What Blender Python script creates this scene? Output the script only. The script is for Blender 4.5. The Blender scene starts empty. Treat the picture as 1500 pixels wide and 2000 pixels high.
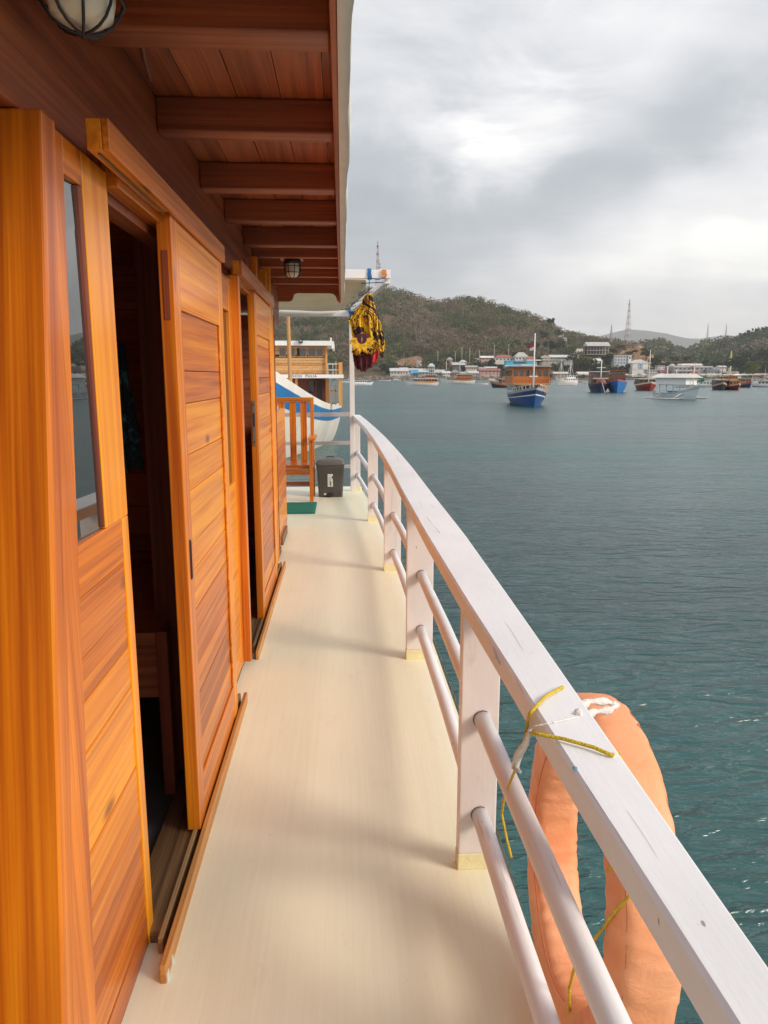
import bpy, math, random
import numpy as np
from mathutils import Vector, Matrix, noise
random.seed(7); np.random.seed(7)
C = bpy.context.scene.collection
R = math.radians

# ---------------------------------------------------------------- camera
F = 1444.; HC = 1.5
PITCH = math.atan(265. / F); YAW = math.atan(82. / math.hypot(F, 265.))
fw = np.array([math.sin(YAW)*math.cos(PITCH), math.cos(YAW)*math.cos(PITCH), -math.sin(PITCH)])
rt = np.array([math.cos(YAW), -math.sin(YAW), 0.]); up = np.cross(rt, fw)
cam = bpy.data.cameras.new('camera'); camo = bpy.data.objects.new('camera', cam); C.objects.link(camo)
cam.sensor_fit = 'VERTICAL'; cam.sensor_height = 24; cam.lens = 24*F/2000.
cam.clip_start = .05; cam.clip_end = 20000
camo.location = (0, 0, HC)
camo.matrix_world = Matrix(((rt[0], up[0], -fw[0], 0), (rt[1], up[1], -fw[1], 0), (rt[2], up[2], -fw[2], HC), (0, 0, 0, 1)))
bpy.context.scene.camera = camo

# ---------------------------------------------------------------- world / sky
SUN_EL = 29.; SUN_AZ_VEC = (0.88, -0.47)
sc = bpy.context.scene
w = bpy.data.worlds.new("World"); sc.world = w; w.use_nodes = True
nt = w.node_tree; nt.nodes.clear()
def N(tree, t, **k):
    n = tree.nodes.new(t)
    for a, b in k.items(): setattr(n, a, b)
    return n
def L(tree, a, b): tree.links.new(a, b)
def math_n(t, op, a, b=None, c=None, clamp=False):
    n = N(t, 'ShaderNodeMath', operation=op, use_clamp=clamp)
    for i, v in enumerate((a, b, c)):
        if v is None: continue
        if isinstance(v, (int, float)): n.inputs[i].default_value = v
        else: L(t, v, n.inputs[i])
    return n.outputs[0]
def pxdir(px, py):
    d = fw + rt*((px-750)/F) - up*((py-1000)/F); return d/np.linalg.norm(d)
out = N(nt, 'ShaderNodeOutputWorld')
tc = N(nt, 'ShaderNodeTexCoord'); sep = N(nt, 'ShaderNodeSeparateXYZ'); L(nt, tc.outputs['Generated'], sep.inputs[0])
zz = math_n(nt, 'ADD', math_n(nt, 'MAXIMUM', sep.outputs[2], 0.0), .16)
comb = N(nt, 'ShaderNodeCombineXYZ')
L(nt, math_n(nt, 'DIVIDE', sep.outputs[0], zz), comb.inputs[0]); L(nt, math_n(nt, 'DIVIDE', sep.outputs[1], zz), comb.inputs[1])
mp = N(nt, 'ShaderNodeMapping'); mp.inputs['Rotation'].default_value = (0, 0, R(-38)); mp.inputs['Scale'].default_value = (1.0, 1.9, 1); mp.inputs['Location'].default_value = (3.3, 1.2, .4)
L(nt, comb.outputs[0], mp.inputs[0])
n1 = N(nt, 'ShaderNodeTexNoise'); n1.inputs['Scale'].default_value = .62; n1.inputs['Detail'].default_value = 8; n1.inputs['Roughness'].default_value = .52; n1.inputs['Distortion'].default_value = .35
L(nt, mp.outputs[0], n1.inputs['Vector'])
n2 = N(nt, 'ShaderNodeTexNoise'); n2.inputs['Scale'].default_value = 2.6; n2.inputs['Detail'].default_value = 9; n2.inputs['Roughness'].default_value = .6; n2.inputs['Distortion'].default_value = .35
L(nt, mp.outputs[0], n2.inputs['Vector'])
n3 = N(nt, 'ShaderNodeTexNoise'); n3.inputs['Scale'].default_value = 7.; n3.inputs['Detail'].default_value = 9; n3.inputs['Roughness'].default_value = .62; n3.inputs['Distortion'].default_value = .6
m3_ = N(nt, 'ShaderNodeMapping'); m3_.inputs['Rotation'].default_value = (0, R(28), 0); m3_.inputs['Scale'].default_value = (.62, 1, 1.5); L(nt, tc.outputs['Generated'], m3_.inputs[0]); L(nt, m3_.outputs[0], n3.inputs['Vector'])
dens = math_n(nt, 'ADD', math_n(nt, 'MULTIPLY_ADD', n1.outputs[0], .50, .29), math_n(nt, 'MULTIPLY', math_n(nt, 'SUBTRACT', n2.outputs[0], .5), .20))
dens = math_n(nt, 'ADD', dens, math_n(nt, 'MULTIPLY', math_n(nt, 'SUBTRACT', n3.outputs[0], .5), .50))
def blob(px, py, width, amp, prev, rough=0.):
    d = pxdir(px, py)
    vm = N(nt, 'ShaderNodeVectorMath', operation='DOT_PRODUCT'); vm.inputs[1].default_value = d
    L(nt, tc.outputs['Generated'], vm.inputs[0])
    v = vm.outputs['Value']
    if rough: v = math_n(nt, 'ADD', v, math_n(nt, 'MULTIPLY', math_n(nt, 'SUBTRACT', n3.outputs[0], .5), rough*.45))
    mr = N(nt, 'ShaderNodeMapRange', interpolation_type='SMOOTHSTEP')
    mr.inputs['From Min'].default_value = math.cos(R(width)); mr.inputs['From Max'].default_value = 1.0
    mr.inputs['To Max'].default_value = amp
    L(nt, v, mr.inputs['Value'])
    return math_n(nt, 'ADD', prev, mr.outputs[0])
for b_ in ((1000, 235, 5.2, .09, .026), (1080, 215, 3.8, .05, .026), (905, 325, 4.4, .08, .026), (965, 345, 3.8, .07, .022), (840, 270, 4.0, .05, .03), (960, 600, 9, .05, 0), (1150, 500, 6, .08, .01), (1300, 470, 6, .06, .01), (1450, 390, 7, .10, .01), (1250, 570, 10, .12, .01), (1500, 560, 12, .16, .01),
          (720, 500, 9, -.17, .01), (800, 430, 7, -.09, .01), (700, 330, 6, -.06, .01), (900, 490, 5, -.10, .01), (1030, 430, 5.5, -.13, .01), (1150, 395, 5, -.12, .01), (1270, 345, 6, -.10, .02), (1380, 270, 6, -.08, .02), (1490, 180, 7, -.09, .02), (1290, 525, 3.5, -.07, .01), (1400, 475, 4, -.08, .01),
          (1150, 120, 12, .03, .01), (800, 150, 9, -.03, .01), (760, 40, 12, .0, .01)): dens = blob(b_[0], b_[1], b_[2], b_[3], dens, b_[4])
cr = N(nt, 'ShaderNodeValToRGB'); L(nt, dens, cr.inputs[0])
e = cr.color_ramp.elements
e[0].position = .20; e[0].color = (.29, .325, .36, 1)
e[1].position = .86; e[1].color = (.95, .94, .90, 1)
for p, c in ((.38, (.40, .43, .462)), (.50, (.555, .568, .592)), (.60, (.665, .668, .685)), (.71, (.77, .765, .765))):
    x = e.new(p); x.color = c + (1,)
bgc = N(nt, 'ShaderNodeBackground'); L(nt, cr.outputs[0], bgc.inputs[0]); bgc.inputs[1].default_value = 1.05
sky = N(nt, 'ShaderNodeTexSky'); sky.sky_type = 'NISHITA'; sky.sun_disc = False
sky.sun_elevation = R(SUN_EL); sky.sun_rotation = math.atan2(SUN_AZ_VEC[0], SUN_AZ_VEC[1])
bgs = N(nt, 'ShaderNodeBackground'); L(nt, sky.outputs[0], bgs.inputs[0]); bgs.inputs[1].default_value = .07
mx = N(nt, 'ShaderNodeMixShader'); mx.inputs[0].default_value = .93
L(nt, bgs.outputs[0], mx.inputs[1]); L(nt, bgc.outputs[0], mx.inputs[2]); L(nt, mx.outputs[0], out.inputs[0])

# ---------------------------------------------------------------- sun
sl = bpy.data.lights.new('sun', 'SUN'); sl.energy = 2.4; sl.angle = R(21); sl.color = (1, .85, .69)
so = bpy.data.objects.new('sun', sl); C.objects.link(so)
sv = Vector((SUN_AZ_VEC[0]*math.cos(R(SUN_EL)), SUN_AZ_VEC[1]*math.cos(R(SUN_EL)), math.sin(R(SUN_EL))))
so.rotation_euler = sv.to_track_quat('Z', 'Y').to_euler(); so.location = (5, -3, 6)

vs = sc.view_settings; vs.view_transform = 'Standard'; vs.look = 'None'; vs.exposure = 0.55; vs.gamma = 1; vs.use_curve_mapping = False

# ---------------------------------------------------------------- helpers
def P(px, py, X=None, Y=None, Z=None):
    d = fw + rt*((px-750)/F) - up*((py-1000)/F)
    if X is not None: t = X/d[0]
    elif Y is not None: t = Y/d[1]
    else: t = (Z-HC)/d[2]
    return Vector((d[0]*t, d[1]*t, HC+d[2]*t))
SEA = -1.7; HAZE_D = 1.1e-4

def tag(o, label=None, cat=None, group=None, kind=None):
    if label: o['label'] = label
    if cat: o['category'] = cat
    if group: o['group'] = group
    if kind: o['kind'] = kind
    return o
def thing(name, label, cat, loc=(0, 0, 0), rz=0, group=None):
    o = bpy.data.objects.new(name, None); C.objects.link(o); o.location = loc; o.rotation_euler = (0, 0, rz)
    o.empty_display_size = .2
    return tag(o, label, cat, group)

class MB:
    def __init__(s): s.v = []; s.f = []; s.m = []; s.sm = []
    def add(s, vs, fs, m=0, smooth=False):
        b = len(s.v); s.v += [tuple(v) for v in vs]
        for f in fs: s.f.append(tuple(b+i for i in f)); s.m.append(m); s.sm.append(smooth)
        return s
    def hexa(s, p, m=0):   # 8 corners: bottom 4 ccw, top 4 ccw
        return s.add(p, [(3, 2, 1, 0), (4, 5, 6, 7), (0, 1, 5, 4), (1, 2, 6, 5), (2, 3, 7, 6), (3, 0, 4, 7)], m)
    def box(s, x0, x1, y0, y1, z0, z1, m=0):
        return s.hexa([(x0, y0, z0), (x1, y0, z0), (x1, y1, z0), (x0, y1, z0), (x0, y0, z1), (x1, y0, z1), (x1, y1, z1), (x0, y1, z1)], m)
    def bar(s, a, b, w, h, m=0, upv=(0, 0, 1)):
        a = Vector(a); b = Vector(b); d = (b-a).normalized(); u = Vector(upv)
        if abs(d.dot(u)) > .98: u = Vector((0, 1, 0))
        r = d.cross(u).normalized()*(w/2); u = r.cross(d).normalized()*(h/2)
        p = [a-r-u, a+r-u, b+r-u, b-r-u, a-r+u, a+r+u, b+r+u, b-r+u]
        return s.hexa(p, m)
    def tube(s, pts, r, n=10, m=0, cap=True, smooth=True):
        pts = [Vector(p) for p in pts]; k = len(pts)
        rs = r if isinstance(r, (list, tuple)) else [r]*k
        vs = []; prev = None
        for i, p in enumerate(pts):
            d = (pts[min(i+1, k-1)]-pts[max(i-1, 0)])
            d = d.normalized() if d.length > 1e-9 else Vector((0, 0, 1))
            if prev is None:
                u = Vector((0, 0, 1)) if abs(d.z) < .9 else Vector((1, 0, 0)); u = (u-d*u.dot(d)).normalized()
            else: u = (prev-d*prev.dot(d)).normalized()
            prev = u; v = d.cross(u)
            for j in range(n):
                a = 2*math.pi*j/n; vs.append(p+(u*math.cos(a)+v*math.sin(a))*rs[i])
        fs = [(i*n+j, i*n+(j+1) % n, (i+1)*n+(j+1) % n, (i+1)*n+j) for i in range(k-1) for j in range(n)]
        if cap: fs += [tuple(range(n))[::-1], tuple((k-1)*n+j for j in range(n))]
        return s.add(vs, fs, m, smooth)
    def lathe(s, c, prof, n=16, m=0, smooth=True):
        vs = [(c[0]+r*math.cos(2*math.pi*j/n), c[1]+r*math.sin(2*math.pi*j/n), c[2]+z) for r, z in prof for j in range(n)]
        k = len(prof)
        fs = [(i*n+j, i*n+(j+1) % n, (i+1)*n+(j+1) % n, (i+1)*n+j) for i in range(k-1) for j in range(n)]
        return s.add(vs, fs, m, smooth)
    def prism(s, poly, axis, a0, a1, m=0):   # poly in the two other axes
        n = len(poly); vs = []
        for a in (a0, a1):
            for p in poly:
                if axis == 'y': vs.append((p[0], a, p[1]))
                elif axis == 'x': vs.append((a, p[0], p[1]))
                else: vs.append((p[0], p[1], a))
        fs = [tuple(range(n))[::-1], tuple(range(n, 2*n))] + [(i, (i+1) % n, n+(i+1) % n, n+i) for i in range(n)]
        return s.add(vs, fs, m)
    def build(s, name, mats, parent=None, bevel=0, seg=2):
        me = bpy.data.meshes.new(name); me.from_pydata(s.v, [], s.f); 
        if not isinstance(mats, (list, tuple)): mats = [mats]
        for q in mats: me.materials.append(q)
        me.polygons.foreach_set('material_index', s.m); me.polygons.foreach_set('use_smooth', s.sm); me.update()
        o = bpy.data.objects.new(name, me); C.objects.link(o)
        if parent: o.parent = parent
        if bevel:
            b = o.modifiers.new('bevel', 'BEVEL'); b.width = bevel; b.segments = seg; b.limit_method = 'ANGLE'; b.angle_limit = R(50)
        return o

# ---------------------------------------------------------------- materials
def newmat(name):
    m = bpy.data.materials.new(name); m.use_nodes = True; t = m.node_tree
    return m, t, t.nodes['Principled BSDF']
def plain(name, col, rough=.5, var=.12, scale=6., bump=0., bscale=40., metal=0., spec=.5, dirt=None, dscale=3., damt=.5, coat=0.):
    m, t, b = newmat(name)
    b.inputs['Roughness'].default_value = rough; b.inputs['Metallic'].default_value = metal; b.inputs['Specular IOR Level'].default_value = spec
    b.inputs['Coat Weight'].default_value = coat
    c = N(t, 'ShaderNodeTexCoord'); n = N(t, 'ShaderNodeTexNoise'); n.inputs['Scale'].default_value = scale; n.inputs['Detail'].default_value = 6
    L(t, c.outputs['Object'], n.inputs['Vector'])
    r = N(t, 'ShaderNodeValToRGB'); L(t, n.outputs[0], r.inputs[0])
    r.color_ramp.elements[0].position = .3; r.color_ramp.elements[1].position = .7
    r.color_ramp.elements[0].color = tuple(max(0, x*(1-var)) for x in col)+(1,)
    r.color_ramp.elements[1].color = tuple(min(1, x*(1+var)) for x in col)+(1,)
    col_out = r.outputs[0]
    if dirt:
        n2 = N(t, 'ShaderNodeTexNoise'); n2.inputs['Scale'].default_value = dscale; n2.inputs['Detail'].default_value = 9; n2.inputs['Roughness'].default_value = .68
        L(t, c.outputs['Object'], n2.inputs['Vector'])
        mr = N(t, 'ShaderNodeMapRange'); mr.inputs['From Min'].default_value = .55; mr.inputs['From Max'].default_value = .72; mr.inputs['To Max'].default_value = damt
        L(t, n2.outputs[0], mr.inputs['Value'])
        mxn = N(t, 'ShaderNodeMix', data_type='RGBA'); L(t, mr.outputs[0], mxn.inputs[0]); L(t, col_out, mxn.inputs[6]); mxn.inputs[7].default_value = tuple(dirt)+(1,)
        col_out = mxn.outputs[2]
    L(t, col_out, b.inputs['Base Color'])
    if bump:
        n3 = N(t, 'ShaderNodeTexNoise'); n3.inputs['Scale'].default_value = bscale; n3.inputs['Detail'].default_value = 5
        L(t, c.outputs['Object'], n3.inputs['Vector'])
        bp = N(t, 'ShaderNodeBump'); bp.inputs['Strength'].default_value = bump; bp.inputs['Distance'].default_value = .01
        L(t, n3.outputs[0], bp.inputs['Height']); L(t, bp.outputs[0], b.inputs['Normal'])
    return m
def wood(name, dark, mid, light, axis='z', scale=1., rough=.40, coat=.36, bump=.3, isl=.35, stain=.5, tilt=0.):
    """varnished board: stretched grain along one axis, every board (mesh island) its own tone"""
    m, t, b = newmat(name)
    b.inputs['Roughness'].default_value = rough; b.inputs['Coat Weight'].default_value = coat; b.inputs['Coat Roughness'].default_value = .14
    c = N(t, 'ShaderNodeTexCoord'); g = N(t, 'ShaderNodeNewGeometry')
    ri = g.outputs['Random Per Island']
    off = N(t, 'ShaderNodeCombineXYZ'); L(t, math_n(t, 'MULTIPLY', ri, 37.), off.inputs[0]); L(t, math_n(t, 'MULTIPLY', ri, 91.), off.inputs[1]); L(t, math_n(t, 'MULTIPLY', ri, 53.), off.inputs[2])
    tl = N(t, 'ShaderNodeMapping'); tl.inputs['Rotation'].default_value = (tilt, 0, 0); L(t, c.outputs['Object'], tl.inputs[0])
    ad = N(t, 'ShaderNodeVectorMath', operation='ADD'); L(t, tl.outputs[0], ad.inputs[0]); L(t, off.outputs[0], ad.inputs[1])
    def stretch(a, bb):
        q = N(t, 'ShaderNodeMapping'); s = [a, a, a]; s['xyz'.index(axis)] = bb; q.inputs['Scale'].default_value = s
        L(t, ad.outputs[0], q.inputs[0]); return q.outputs[0]
    n = N(t, 'ShaderNodeTexNoise'); n.inputs['Scale'].default_value = 1; n.inputs['Detail'].default_value = 4; n.inputs['Distortion'].default_value = .35; n.inputs['Roughness'].default_value = .5
    L(t, stretch(30*scale, .7*scale), n.inputs['Vector'])
    nf = N(t, 'ShaderNodeTexNoise'); nf.inputs['Scale'].default_value = 1; nf.inputs['Detail'].default_value = 4
    L(t, stretch(130*scale, 2*scale), nf.inputs['Vector'])
    nb = N(t, 'ShaderNodeTexNoise'); nb.inputs['Scale'].default_value = 1; nb.inputs['Detail'].default_value = 5; nb.inputs['Roughness'].default_value = .6
    L(t, stretch(9*scale, .5*scale), nb.inputs['Vector'])
    v = math_n(t, 'ADD', math_n(t, 'MULTIPLY', n.outputs[0], .62), math_n(t, 'MULTIPLY_ADD', nf.outputs[0], .36, -.08))
    v = math_n(t, 'ADD', v, math_n(t, 'MULTIPLY', nb.outputs[0], .30))
    v = math_n(t, 'ADD', v, math_n(t, 'MULTIPLY', math_n(t, 'SUBTRACT', ri, .5), isl))
    r = N(t, 'ShaderNodeValToRGB'); L(t, v, r.inputs[0]); e = r.color_ramp.elements
    e[0].position = .36; e[0].color = tuple(dark)+(1,); e[1].position = .76; e[1].color = tuple(light)+(1,)
    x = e.new(.55); x.color = tuple(mid)+(1,)
    # dark figure lines (stretched rings)
    wv = N(t, 'ShaderNodeTexNoise'); wv.inputs['Scale'].default_value = 1; wv.inputs['Detail'].default_value = 3; wv.inputs['Distortion'].default_value = .7
    L(t, stretch(34*scale, .5*scale), wv.inputs['Vector'])
    mr = N(t, 'ShaderNodeMapRange'); mr.inputs['From Min'].default_value = .60; mr.inputs['From Max'].default_value = .70; mr.inputs['To Max'].default_value = stain
    L(t, wv.outputs[0], mr.inputs['Value'])
    mm = N(t, 'ShaderNodeMix', data_type='RGBA'); L(t, mr.outputs[0], mm.inputs[0]); L(t, r.outputs[0], mm.inputs[6]); mm.inputs[7].default_value = tuple(x*.75 for x in dark)+(1,)
    vo = N(t, 'ShaderNodeTexVoronoi'); vo.inputs['Scale'].default_value = 1; L(t, stretch(7, 2.6), vo.inputs['Vector'])
    km = N(t, 'ShaderNodeMapRange', interpolation_type='SMOOTHSTEP'); km.inputs['From Min'].default_value = .17; km.inputs['From Max'].default_value = .04; L(t, vo.outputs['Distance'], km.inputs['Value'])
    sp_ = N(t, 'ShaderNodeSeparateColor'); L(t, vo.outputs['Color'], sp_.inputs[0])
    kf = math_n(t, 'MULTIPLY', math_n(t, 'MULTIPLY', km.outputs[0], math_n(t, 'GREATER_THAN', sp_.outputs[0], .72)), .8)
    mk = N(t, 'ShaderNodeMix', data_type='RGBA'); L(t, kf, mk.inputs[0]); L(t, mm.outputs[2], mk.inputs[6]); mk.inputs[7].default_value = tuple(x*.45 for x in dark)+(1,)
    L(t, mk.outputs[2], b.inputs['Base Color'])
    rr = N(t, 'ShaderNodeMapRange'); rr.inputs['To Min'].default_value = rough-.1; rr.inputs['To Max'].default_value = rough+.18; L(t, nb.outputs[0], rr.inputs['Value']); L(t, rr.outputs[0], b.inputs['Roughness'])
    bp = N(t, 'ShaderNodeBump'); bp.inputs['Strength'].default_value = bump; bp.inputs['Distance'].default_value = .003
    L(t, math_n(t, 'ADD', nf.outputs[0], math_n(t, 'MULTIPLY', n.outputs[0], 1.5)), bp.inputs['Height']); L(t, bp.outputs[0], b.inputs['Normal'])
    return m
def attrmat(name, rough=.9, spec=.15, trans=0.):
    m, t, b = newmat(name); a = N(t, 'ShaderNodeAttribute', attribute_name='col')
    L(t, a.outputs['Color'], b.inputs['Base Color']); b.inputs['Roughness'].default_value = rough; b.inputs['Specular IOR Level'].default_value = spec
    return m
DK = (.27, .050, .004); MD = (.60, .170, .007); LT = (.80, .32, .014)
WZ = wood('teak_upright', (.42, .080, .003), (.76, .215, .004), (.92, .37, .008), 'z', scale=.75, stain=.4)
WY = wood('teak_lengthwise', (.36, .07, .004), (.70, .19, .005), (.88, .33, .010), 'y', stain=.35, isl=.25)
WX = wood('teak_crosswise', DK, MD, LT, 'x')
PY_ = wood('teak_panel_lengthwise', (.36, .075, .008), (.64, .175, .010), (.84, .32, .014), 'y', isl=.42, rough=.42)
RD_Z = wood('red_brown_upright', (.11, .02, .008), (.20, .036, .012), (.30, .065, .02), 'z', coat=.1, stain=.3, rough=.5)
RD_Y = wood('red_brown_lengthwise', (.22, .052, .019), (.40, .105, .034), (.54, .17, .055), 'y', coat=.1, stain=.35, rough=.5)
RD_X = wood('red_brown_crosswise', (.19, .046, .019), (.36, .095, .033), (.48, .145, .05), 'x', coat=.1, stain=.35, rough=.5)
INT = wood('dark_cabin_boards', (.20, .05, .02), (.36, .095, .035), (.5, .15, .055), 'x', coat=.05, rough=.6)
SILL = wood('worn_sill_wood', (.09, .045, .02), (.22, .12, .05), (.38, .23, .10), 'y', rough=.55, coat=.05, bump=.6)
def whitepaint(name, base=(.80, .79, .80), axis=1, crack=.5):
    m, t, b = newmat(name); c = N(t, 'ShaderNodeTexCoord')
    def nz(scl, det=5, sc_=1., rg=.6, dist=0.):
        q = N(t, 'ShaderNodeMapping'); q.inputs['Scale'].default_value = scl; L(t, c.outputs['Object'], q.inputs[0])
        n = N(t, 'ShaderNodeTexNoise'); n.inputs['Scale'].default_value = sc_; n.inputs['Detail'].default_value = det; n.inputs['Roughness'].default_value = rg; n.inputs['Distortion'].default_value = dist
        L(t, q.outputs[0], n.inputs['Vector']); return n.outputs[0]
    def sc3(a, bb):
        s = [a, a, a]; s[axis] = bb; return s
    g1 = nz(sc3(5, 2)); gr = nz(sc3(120, 5), 4); st = nz(sc3(9, 5), 9, 1., .75); ck = nz(sc3(60, 1.6), 3, 1., .5, .6)
    r = N(t, 'ShaderNodeValToRGB'); L(t, g1, r.inputs[0]); r.color_ramp.elements[0].position = .3; r.color_ramp.elements[1].position = .7
    r.color_ramp.elements[0].color = tuple(x*.93 for x in base)+(1,); r.color_ramp.elements[1].color = tuple(min(1, x*1.05) for x in base)+(1,)
    def over(prev, fac, lo, hi, amt, col):
        mr = N(t, 'ShaderNodeMapRange'); mr.inputs['From Min'].default_value = lo; mr.inputs['From Max'].default_value = hi; mr.inputs['To Max'].default_value = amt; L(t, fac, mr.inputs['Value'])
        mm = N(t, 'ShaderNodeMix', data_type='RGBA'); L(t, mr.outputs[0], mm.inputs[0]); L(t, prev, mm.inputs[6]); mm.inputs[7].default_value = tuple(col)+(1,); return mm.outputs[2]
    o = over(r.outputs[0], st, .60, .74, .38, (.45, .40, .36))
    o = over(o, ck, .675, .69, crack*.7, (.26, .21, .18)); o = over(o, nz(sc3(40, 30), 2, 1.), .76, .78, .8, (.22, .17, .13))
    L(t, o, b.inputs['Base Color']); b.inputs['Roughness'].default_value = .42
    bp = N(t, 'ShaderNodeBump'); bp.inputs['Strength'].default_value = .35; bp.inputs['Distance'].default_value = .002
    L(t, math_n(t, 'ADD', math_n(t, 'MULTIPLY', gr, .6), math_n(t, 'MULTIPLY', st, 1.5)), bp.inputs['Height']); L(t, bp.outputs[0], b.inputs['Normal'])
    return m
WPY = whitepaint('white_paint_lengthwise', (.79, .81, .86), 1)
WPZ = whitepaint('white_paint_upright', (.80, .76, .75), 2, .4)
WPX = whitepaint('white_paint_crosswise', (.78, .77, .78), 0)
CREAMP = plain('cream_paint_foot', (.80, .74, .45), .45, .08, 12, .3, 50)
def deckmat():
    m, t, b = newmat('cream_deck_paint'); c = N(t, 'ShaderNodeTexCoord')
    def nz(scl, det=6, rg=.6):
        q = N(t, 'ShaderNodeMapping'); q.inputs['Scale'].default_value = scl; L(t, c.outputs['Object'], q.inputs[0])
        n = N(t, 'ShaderNodeTexNoise'); n.inputs['Scale'].default_value = 1; n.inputs['Detail'].default_value = det; n.inputs['Roughness'].default_value = rg; L(t, q.outputs[0], n.inputs['Vector']); return n.outputs[0]
    a = nz((3, .8, 3)); br = nz((60, 1.5, 1), 5); sp = nz((45, 30, 1), 2); big = nz((1.5, .6, 1), 3)
    r = N(t, 'ShaderNodeValToRGB'); L(t, math_n(t, 'ADD', math_n(t, 'MULTIPLY', a, .6), math_n(t, 'MULTIPLY', br, .4)), r.inputs[0])
    r.color_ramp.elements[0].position = .34; r.color_ramp.elements[1].position = .68
    r.color_ramp.elements[0].color = (.79, .775, .60, 1); r.color_ramp.elements[1].color = (.86, .85, .70, 1)
    mr = N(t, 'ShaderNodeMapRange'); mr.inputs['From Min'].default_value = .74; mr.inputs['From Max'].default_value = .78; mr.inputs['To Max'].default_value = .5; L(t, sp, mr.inputs['Value'])
    mm = N(t, 'ShaderNodeMix', data_type='RGBA'); L(t, mr.outputs[0], mm.inputs[0]); L(t, r.outputs[0], mm.inputs[6]); mm.inputs[7].default_value = (.55, .47, .32, 1)
    sc_ = nz((7, 2.2, 1), 8, .75); ms = N(t, 'ShaderNodeMapRange'); ms.inputs['From Min'].default_value = .57; ms.inputs['From Max'].default_value = .75; ms.inputs['To Max'].default_value = .35; L(t, sc_, ms.inputs['Value'])
    m3 = N(t, 'ShaderNodeMix', data_type='RGBA'); L(t, ms.outputs[0], m3.inputs[0]); L(t, mm.outputs[2], m3.inputs[6]); m3.inputs[7].default_value = (.60, .54, .38, 1)
    fs_ = nz((38, 9, 1), 6, .8); mf = N(t, 'ShaderNodeMapRange'); mf.inputs['From Min'].default_value = .66; mf.inputs['From Max'].default_value = .70; mf.inputs['To Max'].default_value = .30; L(t, fs_, mf.inputs['Value'])
    m4 = N(t, 'ShaderNodeMix', data_type='RGBA'); L(t, mf.outputs[0], m4.inputs[0]); L(t, m3.outputs[2], m4.inputs[6]); m4.inputs[7].default_value = (.42, .36, .26, 1)
    L(t, m4.outputs[2], b.inputs['Base Color'])
    q = N(t, 'ShaderNodeMapRange'); q.inputs['To Min'].default_value = .25; q.inputs['To Max'].default_value = .5; L(t, a, q.inputs['Value']); L(t, q.outputs[0], b.inputs['Roughness'])
    bp = N(t, 'ShaderNodeBump'); bp.inputs['Strength'].default_value = .5; bp.inputs['Distance'].default_value = .004
    L(t, math_n(t, 'ADD', math_n(t, 'ADD', math_n(t, 'MULTIPLY', br, .35), math_n(t, 'MULTIPLY', mr.outputs[0], .5)), math_n(t, 'MULTIPLY', big, 1.6)), bp.inputs['Height']); L(t, bp.outputs[0], b.inputs['Normal'])
    return m
DECK = deckmat()
BLACK = plain('black_plastic', (.02, .02, .022), .45)
def glassmat(name, base, rough=.02):
    m, t, b = newmat(name); b.inputs['Base Color'].default_value = base+(1,); b.inputs['Roughness'].default_value = rough
    b.inputs['Specular IOR Level'].default_value = .9; b.inputs['IOR'].default_value = 1.6; return m
DGLASS = glassmat('dark_window_glass', (.012, .013, .014))
CABGLASS = glassmat('tinted_cabin_glass', (.02, .022, .022), .0)
CABGLASS.node_tree.nodes['Principled BSDF'].inputs['IOR'].default_value = 2.0
WHITE = plain('white_boat_paint', (.78, .78, .77), .4, .08, 2.5, dirt=(.45, .38, .30), dscale=1.5, damt=.4)
WHITE_B = plain('bright_white_paint', (.84, .84, .83), .4, .04)
METAL = plain('dull_metal', (.42, .40, .36), .38, .15, metal=.9)

# ================================================================ SEA
def seamat():
    m, t, b = newmat('sea_water'); c = N(t, 'ShaderNodeTexCoord')
    def nz(scl, rot, det=4, rg=.55, dist=0.):
        q = N(t, 'ShaderNodeMapping'); q.inputs['Scale'].default_value = scl; q.inputs['Rotation'].default_value = (0, 0, R(rot)); L(t, c.outputs['Object'], q.inputs[0])
        n = N(t, 'ShaderNodeTexNoise'); n.inputs['Scale'].default_value = 1; n.inputs['Detail'].default_value = det; n.inputs['Roughness'].default_value = rg; n.inputs['Distortion'].default_value = dist
        L(t, q.outputs[0], n.inputs['Vector']); return n.outputs[0]
    a = nz((.30, .75, 1), 14, 3, .5, .3); bb = nz((1.0, 2.9, 1), -8, 2, .5, .4); cc = nz((3.2, 8.5, 1), 6, 3, .55, .4); big = nz((.05, .12, 1), 20, 3); gust = nz((.03, .09, 1), -12, 3)
    def ridge(v, p): return math_n(t, 'POWER', math_n(t, 'SUBTRACT', 1., math_n(t, 'ABSOLUTE', math_n(t, 'MULTIPLY_ADD', v, 3.2, -1.6)), clamp=True), p)
    h = math_n(t, 'ADD', math_n(t, 'MULTIPLY', a, .30), math_n(t, 'MULTIPLY', ridge(bb, 2.), math_n(t, 'MULTIPLY_ADD', gust, .14, -.005)))
    h = math_n(t, 'ADD', h, math_n(t, 'MULTIPLY', ridge(cc, 1.6), math_n(t, 'MULTIPLY_ADD', gust, .03, .004)))
    bp = N(t, 'ShaderNodeBump'); bp.inputs['Strength'].default_value = 1.; bp.inputs['Distance'].default_value = .70
    L(t, h, bp.inputs['Height']); L(t, bp.outputs[0], b.inputs['Normal'])
    r = N(t, 'ShaderNodeValToRGB'); L(t, big, r.inputs[0]); r.color_ramp.elements[0].position = .35; r.color_ramp.elements[1].position = .68
    r.color_ramp.elements[0].color = (.003, .040, .044, 1); r.color_ramp.elements[1].color = (.003, .082, .082, 1)
    L(t, r.outputs[0], b.inputs['Base Color']); b.inputs['Roughness'].default_value = .25; b.inputs['IOR'].default_value = 1.68
    return m
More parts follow.
